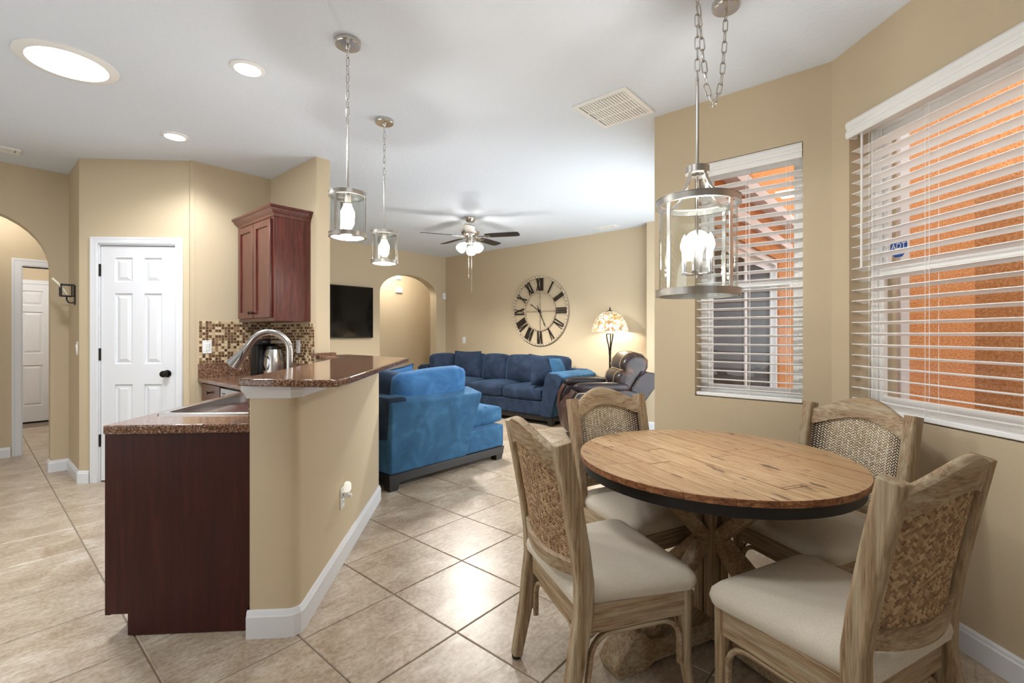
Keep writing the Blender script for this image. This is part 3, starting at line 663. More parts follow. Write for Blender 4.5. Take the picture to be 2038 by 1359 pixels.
def pendant(label, x, y, z0, z1, zrod):
    p = thing('pendant_light', label, 'pendant light', (x, y, H), 0, 'pendants over the bar')
    h0, h1 = z0 - H, z1 - H; r = .0905
    obj('canopy', B().lathe([(.064, 0), (.066, -.004), (.066, -.02), (.062, -.026), (.001, -.027)], 40), 'nickel', p)
    obj('loop', B().lathe([(.012, -.027), (.012, -.036), (.006, -.044)], 12), 'chrome', p)
    hang_chain(p, [(0, 0, -.044), (0, 0, zrod - H)], .043, link_small)
    obj('rod', B().lathe([(.0065, zrod - H), (.0065, h1)], 12), 'nickel', p)
    for nm, za in (('top_ring', h1 - .018), ('bottom_ring', h0)):
        b = B().ring(r - .004, r + .003, za, za + .016, 48); b.ring(r - .008, r + .005, za - .003, za, 48); b.ring(r - .008, r + .005, za + .016, za + .019, 48); obj(nm, b, 'galvanized', p)
    obj('top_plate', B().lathe([(r, h1 - .003), (r, h1 + .002), (.02, h1 + .006), (.012, h1 + .016)], 40), 'chrome', p)
    obj('glass_cylinder', B().ring(r - .011, r - .008, h0 + .006, h1 - .006, 48), 'clear_glass', p)
    for k in range(3):
        a_ = R(200 + 120 * k); obj('strut', B().box(-.007, -.002, h0 + .02, .007, .002, h1 - .02).xf(Matrix.Translation((r * math.cos(a_), r * math.sin(a_), 0)) @ Matrix.Rotation(a_ + R(90), 4, 'Z')), 'nickel', p)
    obj('socket', B().lathe([(.02, h1), (.02, h1 - .045), (.024, h1 - .05), (.024, h1 - .058)], 20), 'nickel', p)
    obj('bulb', B().lathe([(.016, h1 - .058), (.024, h1 - .072), (.035, h1 - .1), (.034, h1 - .125), (.022, h1 - .148), (.001, h1 - .156)], 24), 'bulb_lit', p)
link_small = link_mesh(.02, .052, .0024)
pendant('nearer glass cylinder pendant, left of the two over the bar', 1.296, 2.249, 1.785, 2.012, 2.36)
pendant('farther glass cylinder pendant, right of the two over the bar', 1.943, 2.880, 1.785, 2.008, 2.40)
# lantern chandelier over the table, swagged from its canopy
LX, LY = 2.127, .752
ld = thing('lantern_chandelier', 'large glass lantern chandelier hanging over the dining table', 'chandelier', (LX, LY, H))
zb, zt, r = 1.452 - H, 1.872 - H, .172
cx, cy = 2.285 - LX, .678 - LY
obj('ceiling_hook', B().sweep([(0, 0, 0), (0, 0, -.03), (.012, 0, -.045), (0, 0, -.058), (-.012, 0, -.045)], .004, 8, (0, 1, 0)), 'nickel', ld)
obj('canopy', B().lathe([(.062, 0), (.062, -.02), (.056, -.028), (.001, -.029)], 36, (cx, cy)), 'nickel', ld)
link_big = link_mesh(.026, .062, .003)
zr = 2.42 - H
hang_chain(ld, [(0, 0, -.05), (0, 0, zr)], .05, link_big)
sw = [(cx, cy, -.03), (cx * .94, cy * .94, -.2), (cx * .84, cy * .84, -.36), (cx * .66, cy * .66, -.455), (cx * .5, cy * .5, -.475), (cx * .34, cy * .34, -.42), (cx * .19, cy * .19, -.28), (cx * .09, cy * .09, -.13), (0.01, 0, -.05)]
hang_chain(ld, sw, .05, link_big)
obj('rod', B().lathe([(.0075, zr), (.0075, 2.02 - H)], 12), 'nickel', ld)
obj('inner_rod', B().lathe([(.006, 2.02 - H), (.006, 1.53 - H)], 12), 'chrome', ld)
b = B().ring(.03, .05, 1.995 - H, 2.023 - H, 36); b.ring(.028, .052, 1.992 - H, 1.996 - H, 36); b.lathe([(.05, 2.023 - H), (.012, 2.03 - H)], 24); obj('crown_ring', b, 'galvanized', ld)
for k in range(4):
    a_ = R(68 + 90 * k); pr = [(.042, 1.995), (.05, 1.965), (.07, 1.925), (.1, 1.892), (.135, 1.873), (.165, 1.866)]
    obj('arm', B().sweep([(q * math.cos(a_), q * math.sin(a_), z - H) for q, z in pr], [(.010, .002)] * 6, 4, (-math.sin(a_), math.cos(a_), 0), True), 'nickel', ld)
    obj('strut', B().box(-.009, -.0025, zb + .02, .009, .0025, zt - .02).xf(Matrix.Translation((r * math.cos(a_), r * math.sin(a_), 0)) @ Matrix.Rotation(a_ + R(90), 4, 'Z')), 'nickel', ld)
    a2 = a_ + R(30); px_, py_ = .055 * math.cos(a2), .055 * math.sin(a2)
    hl_ = obj('candle_holder', B().lathe([(.012, 1.545 - H), (.015, 1.555 - H), (.0105, 1.558 - H), (.0105, 1.645 - H)], 14, (px_, py_)), 'chrome', ld)
    obj('holder_arm', B().sweep([(0, 0, 1.548 - H), (px_, py_, 1.548 - H)], .005, 8, (0, 0, 1)), 'chrome', hl_)
    obj('bulb', B().lathe([(.009, 1.645 - H), (.017, 1.665 - H), (.018, 1.682 - H), (.011, 1.708 - H), (.001, 1.728 - H)], 16, (px_, py_)), 'bulb_lit', ld)
for nm, za in (('top_ring', zt - .022), ('bottom_ring', zb)):
    b = B().ring(r - .003, r + .005, za, za + .024, 56); b.ring(r - .008, r + .007, za - .003, za, 56); b.ring(r - .008, r + .007, za + .024, za + .027, 56); obj(nm, b, 'galvanized', ld)
obj('glass_cylinder', B().ring(r - .011, r - .008, zb + .005, zt - .004, 56), 'clear_glass', ld)
point('lantern_glow', (LX, LY, 1.76), 17, (1, .97, .92), .05)
point('pendant_glow_a', (1.296, 2.249, 1.80), 10, (1, .96, .9), .03)
point('pendant_glow_b', (1.943, 2.88, 1.80), 10, (1, .95, .88), .03)

# ------------------------------------------------------------------ living room
tv = thing('television', 'large black flat television mounted on the far tan wall', 'television', (3.78, 7.116, 1.647))
obj('bezel', B().box(-.75, -.075, -.425, .75, -.04, .425), 'black_plastic', tv, bev=.004)
obj('screen', B().box(-.738, -.077, -.405, .738, -.0745, .413), 'screen', tv)
obj('wall_mount', B().box(-.25, -.04, -.2, .25, 0, .2), 'black_metal', tv)
for lab, x, z, sx, sz in (('larger white wall box seen inside the far arch', 5.94, 2.205, .15, .1), ('small white wall box at the top of the far arch', 5.93, 2.47, .1, .08)):
    b_ = thing('door_chime', lab, 'chime', (x, 8.3, z)); obj('cover', B().box(-sx / 2, -.05, -sz / 2, sx / 2, -.004, sz / 2), 'white_plastic', b_, bev=.006); obj('back', B().box(-sx / 2 + .008, -.004, -sz / 2 + .008, sx / 2 - .008, 0, sz / 2 - .008), 'white_plastic', b_)
ms = thing('motion_sensor', 'white motion sensor in the corner beside the clock wall', 'sensor', (6.15, 7.116, 2.03), 0)
obj('housing', B().rbox((0, -.026, 0), (.068, .05, .12), .012, 3), 'white_plastic', ms); obj('sensor_lens', B().rbox((0, -.051, .015), (.045, .008, .05), .004, 3), 'white_paint', ms)
# clock
ck = thing('wall_clock', 'big round open iron wall clock with roman numerals', 'clock', (6.19, 4.755, 1.665), R(-90))
FX = Matrix.Rotation(R(90), 4, 'X')     # ring axis Z -> -Y
def flat(b): return b.xf(FX)
obj('outer_ring', flat(B().ring(.545, .572, -.012, .012, 72)), 'aged_iron', ck)
obj('inner_ring', flat(B().ring(.308, .326, -.009, .009, 56)), 'aged_iron', ck)
b = B()
for k in range(60):
    a_ = R(6 * k)
    q = B().box(-.006, .549, .011, .006, .568, .0155); q.xf(Matrix.Rotation(-a_, 4, 'Z')); b.add([v.co.copy() for v in q.m.verts], [[v.index for v in f.verts] for f in (q.m.verts.index_update() or q.m.faces)]); q.m.free()
obj('minute_mark', flat(b), 'candle', ck)['kind'] = 'stuff'
for a_ in range(4): obj('spoke', flat(B().box(-.007, .02, -.004, .007, .312, .004).xf(Matrix.Rotation(R(90 * a_), 4, 'Z'))), 'aged_iron', ck)
RN = ['XII', 'I', 'II', 'III', 'IIII', 'V', 'VI', 'VII', 'VIII', 'IX', 'X', 'XI']
def stroke(b, x0, y0, x1, y1, w_):
    d = Vector((x1 - x0, y1 - y0)); n_ = Vector((-d.y, d.x)).normalized() * w_ / 2
    b.prism([(x0 + n_.x, y0 + n_.y), (x0 - n_.x, y0 - n_.y), (x1 - n_.x, y1 - n_.y), (x1 + n_.x, y1 + n_.y)], -.006, .006)
for k, s_ in enumerate(RN):
    wd = {'I': .034, 'V': .075, 'X': .08}; tot = sum(wd[c] for c in s_); x = -tot / 2; b = B(); y0, y1 = .335, .54
    if s_ == 'IIII': s_ = 'IV'; tot = wd['I'] + wd['V']; x = -tot / 2
    for c in s_:
        m_ = x + wd[c] / 2; h_ = wd[c] / 2 - .012
        if c == 'I': stroke(b, m_, y0, m_, y1, .022)
        elif c == 'X': stroke(b, m_ - h_, y1, m_ + h_, y0, .022); stroke(b, m_ - h_, y0, m_ + h_, y1, .009)
        else: stroke(b, m_ - h_, y1, m_, y0, .022); stroke(b, m_ + h_, y1, m_, y0, .009)
        x += wd[c]
    obj('numeral', flat(b.xf(Matrix.Rotation(R(-30 * k), 4, 'Z'))), 'dark_iron', ck)
def hand(a_, L, w_, tail):
    b = B().prism([(-w_ * .4, -tail), (w_ * .4, -tail), (w_, 0), (w_ * .5, L * .72), (w_ * 1.3, L * .8), (0, L), (-w_ * 1.3, L * .8), (-w_ * .5, L * .72), (-w_, 0)], .012, .016)
    obj('clock_hand', flat(b.xf(Matrix.Rotation(R(-a_), 4, 'Z'))), 'black_metal', ck)
hand(-57, .225, .009, .05); hand(155, .29, .008, .1)
obj('hub', flat(B().lathe([(.022, -.01), (.022, .018), (.01, .02)], 20)), 'black_metal', ck)
# ceiling fan
fn = thing('ceiling_fan', 'brushed nickel ceiling fan with dark blades and lit shades', 'ceiling fan', (4.279, 4.419, H))
obj('canopy', B().lathe([(.07, 0), (.068, -.03), (.05, -.06), (.02, -.068)], 32), 'nickel', fn)
obj('downrod', B().lathe([(.012, -.06), (.012, -.14)], 14), 'nickel', fn)
obj('motor_housing', B().lathe([(.02, -.125), (.05, -.13), (.105, -.15), (.122, -.18), (.118, -.215), (.085, -.25), (.05, -.262), (.05, -.3), (.06, -.31), (.055, -.34), (.02, -.35)], 40), 'nickel', fn)
base_a = math.degrees(math.atan2(-.756, .6545))
for a_ in (-14, 58, 130, 202, 274):
    M_ = Matrix.Rotation(R(base_a + a_), 4, 'Z'); P0 = Matrix.Translation((0, 0, -.25)) @ Matrix.Rotation(R(-11), 4, 'X')
    pl = [(.2, -.05), (.3, -.062), (.6, -.066), (.645, -.055), (.655, 0), (.645, .055), (.6, .066), (.3, .062), (.2, .05)]
    bl = obj('blade', B().prism(pl, -.003, .003).xf(M_ @ P0), 'black_wood', fn)
    obj('blade_iron', B().prism([(.08, -.016), (.2, -.02), (.26, -.04), (.27, 0), (.26, .04), (.2, .02), (.08, .016)], -.009, -.003).xf(M_ @ P0), 'nickel', bl)
for a_ in (-38, 90, 218):
    M_ = Matrix.Rotation(R(base_a + a_), 4, 'Z') @ Matrix.Translation((.055, 0, -.33)) @ Matrix.Rotation(R(-44), 4, 'Y')
    lk = obj('lamp_shade', B().lathe([(.022, -.03), (.034, -.05), (.056, -.085), (.064, -.125), (.06, -.15), (.04, -.155)], 24).xf(M_), 'shade_lit', fn)
    obj('lamp_arm', B().lathe([(.018, .01), (.024, -.03)], 14).xf(M_), 'nickel', lk)
for dx, L in ((-.018, .78), (.022, .965)):
    px_, py_ = dx * .6545, dx * -.756
    pc = obj('pull_chain', B().lathe([(.0022, -.35), (.0022, -L)], 6, (px_ - .03, py_ - .025)), 'nickel', fn)
    obj('pull_bob', B().lathe([(.002, -L + .03), (.007, -L + .02), (.005, -L), (.007, -L - .012), (.002, -L - .02)], 12, (px_ - .03, py_ - .025)), 'nickel', pc)
point('fan_glow', (4.279, 4.419, 2.2), 10, (1, .95, .9), .08)

def arch_slab(b, x0, x1, prof):
    """profile ring (y,z) swept along x"""
    return b.loft([[(x0, y, z) for y, z in prof], [(x1, y, z) for y, z in prof]])
# near chaise sofa
NX, NY = 2.95, 4.2
ns = thing('chaise_sofa', 'bright blue suede chaise sofa with its arm towards the bar', 'sofa', (NX, NY, 0))
def PN(name, b, mat, par=ns, **k): return obj(name, b.xf(Matrix.Translation((-NX, -NY, 0))), mat, par, **k)
PN('base_rail', B().box(2.24, 3.25, .06, 3.62, 5.45, .135), 'black_wood', bev=.004)
for x, y in ((2.24, 3.245), (3.53, 3.265), (2.24, 5.36), (3.53, 5.36)): PN('foot', B().hexa([(x + .005, y + .005, 0), (x + .085, y + .005, 0), (x + .085, y + .08, 0), (x + .005, y + .08, 0)], [(x, y, .13), (x + .12, y, .13), (x + .12, y + .1, .13), (x, y + .1, .13)]), 'black_wood')
PN('seat_base', B().box(2.28, 3.262, .135, 3.64, 5.43, .355), 'blue_suede', bev=.02, seg=3)
PN('back', B().hexa([(2.26, 3.26, .135), (2.46, 3.26, .135), (2.46, 5.44, .135), (2.26, 5.44, .135)], [(2.20, 3.22, .765), (2.40, 3.22, .765), (2.40, 5.46, .765), (2.20, 5.46, .765)]), 'navy_suede', bev=.03, seg=3)  # navy on the blue sofa: shade on its back put into colour
am = B().hexa([(2.245, 3.245, .135), (3.10, 3.245, .135), (3.10, 3.42, .135), (2.245, 3.42, .135)], [(2.22, 3.195, .72), (3.265, 3.195, .72), (3.25, 3.40, .775), (2.22, 3.40, .775)])
PN('arm', am, 'blue_suede', bev=.02, seg=3)
PN('arm', B().hexa([(2.245, 5.27, .135), (3.1, 5.27, .135), (3.1, 5.45, .135), (2.245, 5.45, .135)], [(2.22, 5.3, .77), (3.25, 5.3, .77), (3.265, 5.5, .72), (2.22, 5.5, .72)]), 'blue_suede', bev=.02, seg=3)
cu = PN('seat_cushion', B().rbox((3.08, 3.76, .44), (1.3, .82, .18), .05, 10, (0, 0, .045)), 'blue_suede')
for x in (3.3, 3.5): PN('tuft_seam', B().sweep([(x, 3.38 + .76 * t_ / 8, .526 + .046 * (1 - ((x - 3.08) / .65) ** 2) * (1 - (t_ / 4 - 1) ** 2)) for t_ in range(9)], .004, 6, (0, 0, 1)), 'navy_suede', cu)
PN('seat_cushion', B().rbox((2.85, 4.72, .44), (.86, 1.06, .17), .05, 8, (0, 0, .03)), 'blue_suede')
PN('back_cushion', B().rbox((2.52, 3.83, .72), (.2, .78, .42), .07, 8, (.04, 0, .03)), 'navy_suede')  # navy back cushions: shade on their averted side put into colour
PN('back_cushion', B().rbox((2.52, 4.72, .72), (.2, .92, .42), .07, 8, (.04, 0, .03)), 'navy_suede')
bc_ = B().rbox((0, 0, 0), (.80, .17, .42), .07, 9, (0, .05, .02)).xf(Matrix.Translation((2.80, 3.43, .745)) @ Matrix.Rotation(R(-3), 4, 'Y') @ Matrix.Rotation(R(8), 4, 'X'))
PN('back_cushion', bc_, 'bright_suede')
def throw(label, loc, rot, sz, mat, pip='navy_suede', grp=None):
    t_ = thing('throw_pillow', label, 'pillow', loc, 0, grp); t_.rotation_euler = rot
    w_, h_, d_ = sz; obj('cover', B().pillow(w_, h_, d_), mat, t_)
    n = 10; P = [(u, -1) for u in [2 * k / n - 1 for k in range(n)]] + [(1, u) for u in [2 * k / n - 1 for k in range(n)]] + [(-u, 1) for u in [2 * k / n - 1 for k in range(n)]] + [(-1, -u) for u in [2 * k / n - 1 for k in range(n)]]
    obj('piping', B().sweep([(x * w_ / 2 * (1 - .06 * (1 - z * z)), 0, z * h_ / 2 * (1 - .06 * (1 - x * x)) + h_ / 2) for x, z in P], .006, 6, (0, 1, 0), closed=True), pip, t_)
    return t_
throw('bright blue throw pillow with dark piping behind the chaise arm cushions', (2.78, 4.02, .52), (R(14), R(-5), R(12)), (.52, .45, .15), 'bright_suede')
# far sofa along the clock wall
FX_, FY_ = 5.75, 5.2
fs_ = thing('sectional_sofa', 'dark navy suede sectional along the clock wall', 'sofa', (FX_, FY_, 0))
def PF(name, b, mat, par=fs_, **k): return obj(name, b.xf(Matrix.Translation((-FX_, -FY_, 0))), mat, par, **k)
PF('base_rail', B().box(5.32, 3.86, .06, 6.14, 6.62, .13), 'black_wood', bev=.004)
for x, y in ((5.3, 3.86), (6.06, 3.86), (5.3, 6.5), (6.06, 6.5)): PF('foot', B().hexa([(x + .005, y + .005, 0), (x + .07, y + .005, 0), (x + .07, y + .07, 0), (x + .005, y + .07, 0)], [(x, y, .12), (x + .09, y, .12), (x + .09, y + .09, .12), (x, y + .09, .12)]), 'black_wood')
PF('seat_base', B().box(5.30, 3.9, .13, 6.12, 6.6, .335), 'navy_suede', bev=.02, seg=3)
PF('back', B().hexa([(5.96, 3.86, .13), (6.14, 3.86, .13), (6.14, 6.62, .13), (5.96, 6.62, .13)], [(6.0, 3.8, .76), (6.19, 3.8, .76), (6.19, 6.66, .76), (6.0, 6.66, .76)]), 'navy_suede', bev=.03, seg=3)
for sg, y0 in ((1, 3.85), (-1, 6.63)):
    pr = [(0, .13), (.2, .13), (.17, .45), (.12, .68), (.06, .755), (-.1, .75), (-.2, .70), (-.17, .62), (-.06, .36)]
    pr = [(y0 + sg * y, z) for y, z in pr]
    b = B().loft([[(5.29, y, z) for y, z in pr], [(6.15, y, z) for y, z in pr]]) if sg > 0 else B().loft([[(5.29, y, z) for y, z in reversed(pr)], [(6.15, y, z) for y, z in reversed(pr)]])
    if sg > 0: PF('arm_front_shade', B().loft([[(5.272, 3.85 + (y - 3.85) * .93, .13 + (z - .13) * .975) for y, z in pr], [(5.292, 3.85 + (y - 3.85) * .97, .13 + (z - .13) * .985) for y, z in pr]]), 'navy_suede', bev=.008)  # added navy panel: shade on the arm's front put into colour
    PF('arm', b, 'blue_suede' if sg > 0 else 'navy_suede', bev=.025, seg=3)  # right arm bluer than the sofa: its lit side put into colour
for y0, y1 in ((4.04, 4.80), (4.80, 5.56), (5.56, 6.44)): PF('seat_cushion', B().rbox((5.66, (y0 + y1) / 2, .42), (.74, y1 - y0 - .006, .18), .05, 9, (.015, 0, .045)), 'navy_suede')
for y0, y1 in ((3.98, 4.52), (4.53, 5.18), (5.19, 5.72)):
    bk = PF('back_cushion', B().rbox((0, 0, 0), (.2, y1 - y0, .44), .07, 9, (.05, 0, .02)).xf(Matrix.Translation((5.90, (y0 + y1) / 2, .72)) @ Matrix.Rotation(R(8), 4, 'Y')), 'navy_suede')
    for dz in (-.0,): PF('button', B().rbox((5.765, (y0 + y1) / 2, .73), (.012, .03, .03), .006, 3), 'black_plastic', bk)
PF('back_cushion', B().rbox((0, 0, 0), (.56, .19, .43), .07, 9, (0, .05, .02)).xf(Matrix.Translation((5.55, 6.40, .72)) @ Matrix.Rotation(R(-6), 4, 'X')), 'navy_suede')
PF('back_cushion', B().rbox((0, 0, 0), (.2, .6, .44), .07, 9, (.05, 0, .02)).xf(Matrix.Translation((5.92, 6.05, .72)) @ Matrix.Rotation(R(8), 4, 'Y')), 'navy_suede')
throw('square navy throw pillow at the left end of the dark sectional', (5.68, 5.97, .525), (R(-10), 0, R(-68)), (.5, .47, .16), 'navy_suede')
throw('navy throw pillow leaning on the right arm of the dark sectional', (5.50, 4.13, .53), (R(16), R(-6), R(162)), (.48, .46, .18), 'navy_suede')
throw('light blue throw pillow resting on the far end of the right arm', (5.80, 4.02, .52), (R(14), 0, R(180)), (.46, .43, .17), 'blue_suede')
# recliner
rc = thing('recliner', 'brown leather recliner with tan stitching beside the floor lamp', 'recliner', (5.25, 3.06, 0), R(43))
obj('base', B().box(-.36, -.38, .05, .36, .36, .3), 'leather', rc, bev=.03, seg=3)
for x in (-.3, .26):
    for y in (-.34, .28): obj('foot', B().box(x, y, 0, x + .06, y + .06, .06), 'black_wood', rc)
obj('seat_cushion', B().rbox((0, .08, .4), (.56, .74, .22), .09, 9, (0, .02, .05)), 'leather_brown', rc)
obj('footrest', B().rbox((0, .42, .27), (.56, .14, .34), .06, 7, (0, .03, 0)), 'leather_brown', rc)
for sx in (-1, 1):
    pr = [(-.34, .06), (.40, .06), (.455, .2), (.475, .36), (.46, .5), (.40, .6), (.28, .64), (-.2, .63), (-.34, .6)]
    x0, x1 = sx * .30, sx * .425
    ar_ = obj('arm', B().loft([[(min(x0, x1), y, z) for y, z in pr], [(max(x0, x1), y, z) for y, z in pr]]), 'leather', rc, bev=.03, seg=3)
    obj('arm_pad', B().rbox((sx * .36, .08, .655), (.17, .62, .09), .045, 7, (0, .02, .012)), 'leather', ar_)
    obj('front_roll', B().sweep([(sx * .36, y, z) for y, z in ((.40, .07), (.462, .2), (.484, .36), (.468, .51), (.405, .615))], [(.055, .03)] * 5, 12, (1, 0, 0)), 'leather_brown', ar_)
    obj('stitching', B().sweep([(sx * .4275, y, z) for y, z in ((.37, .09), (.425, .21), (.445, .36), (.425, .5), (.37, .585), (.2, .6))], .003, 6, (1, 0, 0)), 'stitch', ar_)
T_ = Matrix.Translation((0, -.22, .40)) @ Matrix.Rotation(R(20), 4, 'X')
sh = obj('back_shell', B().rbox((0, -.10, .21), (.74, .2, .58), .06, 8).xf(T_), 'leather', rc)
for sx in (-1, 1):
    wg = [(-.10, -.12), (.04, -.12), (.03, .2), (-.01, .40), (-.07, .49), (-.22, .52), (-.27, .46)]
    obj('back_wing', B().loft([[(sx * .345, y, z) for y, z in wg], [(sx * .39, y, z) for y, z in wg]]).xf(T_), 'leather', sh, bev=.012)
pf = [(.06, .0), (.16, .02), (.205, .09), (.20, .16), (.165, .205), (.215, .26), (.225, .33), (.2, .39), (.165, .415), (.205, .46), (.21, .54), (.175, .625), (.1, .675), (.0, .685), (-.08, .65), (-.11, .56), (-.08, .4), (-.05, .0)]
gc = (.05, .33)
obj('back_cushion', B().loft([[(x, gc[0] + (y - gc[0]) * k, gc[1] + (z - gc[1]) * k) for y, z in pf] for x, k in ((-.335, .7), (-.325, .84), (-.295, .94), (-.23, .99), (-.1, 1.015), (.1, 1.015), (.23, .99), (.295, .94), (.325, .84), (.335, .7))]).xf(T_), 'leather_dark', rc, smooth=75)
for y_, z_ in ((.172, .205), (.172, .415)): obj('stitching', B().sweep([(x / 10 * .28, y_, z_) for x in range(-10, 11)], .004, 6, (0, 0, 1)).xf(T_), 'stitch', rc)
for sx in (-.2, .2): obj('stitching', B().sweep([(sx, y + .004, z) for y, z in pf[1:14]], .0032, 6, (1, 0, 0)).xf(T_), 'stitch', rc)
# floor lamp
fl = thing('floor_lamp', 'bronze floor lamp with a lit mosaic shell dome shade', 'floor lamp', (6.0, 3.35, 0))
obj('base', B().lathe([(.14, 0), (.142, .012), (.12, .025), (.05, .04), (.022, .06)], 36), 'bronze', fl)
obj('pole', B().lathe([(.014, .05), (.014, 1.0), (.02, 1.01), (.016, 1.03)], 16), 'bronze', fl)
for k in range(3):
    a_ = R(20 + 120 * k); pr = [(.008, .99), (.012, 1.06), (.026, 1.14), (.044, 1.22), (.052, 1.27), (.045, 1.29)]
    obj('stem', B().sweep([(q * math.cos(a_), q * math.sin(a_), z) for q, z in pr], .009, 8, (-math.sin(a_), math.cos(a_), 0)), 'bronze', fl)
obj('collar', B().lathe([(.02, 1.278), (.05, 1.283), (.054, 1.295), (.045, 1.315), (.02, 1.325), (.012, 1.34), (.012, 1.52)], 24), 'nickel', fl)
pr = [(.256, 1.325), (.252, 1.36), (.236, 1.42), (.205, 1.49), (.155, 1.555), (.09, 1.598), (.03, 1.612)]
sd_ = obj('lamp_shade', B().lathe(pr + [(r_ - .004, z - .003) for r_, z in reversed(pr)], 48, caps=False), 'shell_shade', fl)
obj('cap', B().lathe([(.055, 1.604), (.03, 1.62), (.012, 1.628)], 20), 'bronze', sd_)
obj('finial', B().lathe([(.006, 1.628), (.012, 1.64), (.006, 1.652), (.009, 1.66), (.001, 1.672)], 12), 'bronze', sd_)
for k in (-1, 1): obj('bulb', B().lathe([(.012, 1.36), (.03, 1.40), (.028, 1.43), (.001, 1.45)], 16, (k * .07, 0)), 'bulb_lit', fl)
pc = obj('pull_chain', B().lathe([(.002, 1.36), (.002, 1.27)], 6, (.03, -.06)), 'bronze', fl); obj('pull_bob', B().lathe([(.004, 1.27), (.01, 1.262), (.01, 1.235), (.004, 1.23)], 10, (.03, -.06)), 'candle', pc)
point('floor_lamp_glow', (6.0, 3.35, 1.40), 14, (1, .92, .8), .05)

# ------------------------------------------------------------------ dining table
TX, TY, TZ, TR = 2.085, .679, .763, .553
tbl = thing('dining_table', 'round dining table with plank top and crossed trestle base', 'table', (TX, TY, 0))
def clip(poly, a, b, c):
    """keep a*x+b*y<=c"""
    o_ = []
    for i, p in enumerate(poly):
        q = poly[(i + 1) % len(poly)]; dp = a * p[0] + b * p[1] - c; dq = a * q[0] + b * q[1] - c
        if dp <= 0: o_.append(p)
        if dp * dq < 0: t_ = dp / (dp - dq); o_.append((p[0] + (q[0] - p[0]) * t_, p[1] + (q[1] - p[1]) * t_))
    return o_
pd = R(math.degrees(math.atan2(-.541, -.279))); rnd = random.Random(11)
circ = [(TR * math.cos(2 * math.pi * k / 72), TR * math.sin(2 * math.pi * k / 72)) for k in range(72)]
nrow = 10; rw = 2 * TR / nrow
for r_ in range(nrow):
    y0, y1 = -TR + r_ * rw + .0006, -TR + (r_ + 1) * rw - .0006
    cuts = sorted([-TR, TR] + [rnd.uniform(-.45, .45) for _ in range(1 if r_ in (0, 1, 8, 9) else 2)])
    for x0, x1 in zip(cuts, cuts[1:]):
        pg = clip(clip(clip(clip(circ, 0, -1, -y0), 0, 1, y1), -1, 0, -x0 - .0006), 1, 0, x1 - .0006)
        if len(pg) < 3: continue
        mx_, my_ = sum(p[0] for p in pg) / len(pg), sum(p[1] for p in pg) / len(pg)
        pg = [(p[0] - mx_, p[1] - my_) for p in pg]; dz = rnd.uniform(-.0006, .0006)
        o_ = obj('plank', B().prism(pg, -.024, dz), 'plank_wood', tbl, bev=.0012, seg=1, smooth=25)
        o_.location = (mx_ * math.cos(pd) - my_ * math.sin(pd), mx_ * math.sin(pd) + my_ * math.cos(pd), TZ); o_.rotation_euler = (0, 0, pd)
        o_.data.materials.append(MS['edge_wood'])
        for f in o_.data.polygons:
            if abs(f.normal.z) < .5: f.material_index = 1
obj('apron_ring', B().ring(TR - .05, TR - .016, TZ - .066, TZ - .024, 72), 'black_metal', tbl)
obj('under_panel', B().lathe([(TR - .05, TZ - .045), (TR - .05, TZ - .0245)], 60), 'edge_wood', tbl)
fa = math.atan2(.214, -.485)
for k in range(2):
    Mf = Matrix.Rotation(fa + R(90) * k, 4, 'Z'); zt_ = .135 + .0 * k
    for sx in (-1, 1):
        pr = [(.03, .02), (.36, .02), (.40, .0), (.53, .0), (.545, .04), (.52, .075), (.47, .13), (.44, .15), (.405, .145), (.385, .115), (.345, .105), (.03, .105)]
        ft = obj('foot_beam', B().loft([[(sx * x, -.055, z) for x, z in pr], [(sx * x, .055, z) for x, z in pr]]).xf(Mf), 'washed_wood_x', tbl, bev=.006)
        obj('lower_brace', B().sweep([(sx * .36, 0, .09), (sx * .03, 0, .43)], [(.032, .024)] * 2, 8, (0, 1, 0), True).xf(Mf), 'washed_wood_x', tbl, bev=.003)
        obj('upper_brace', B().sweep([(sx * .05, 0, .44), (sx * .33, 0, .715)], [(.032, .026)] * 2, 8, (0, 1, 0), True).xf(Mf), 'washed_wood_x', tbl, bev=.003)
    obj('top_rail', B().box(-.42, -.035, .655, .42, .035, .717).xf(Mf @ Matrix.Translation((0, 0, -.0 * k))), 'washed_wood_x', tbl, bev=.003)
for sx in (-1, 1):
    for sy in (-1, 1): obj('post', B().box(sx * .026 - .022, sy * .026 - .022, .03, sx * .026 + .022, sy * .026 + .022, .70).xf(Matrix.Rotation(fa, 4, 'Z')), 'washed_wood_z', tbl, bev=.003)
obj('bolt', B().lathe([(.012, 0), (.012, .008), (.006, .01)], 6).xf(Matrix.Rotation(fa, 4, 'Z') @ Matrix.Translation((-.02, -.048, .5)) @ Matrix.Rotation(R(90), 4, 'X')), 'black_metal', tbl)

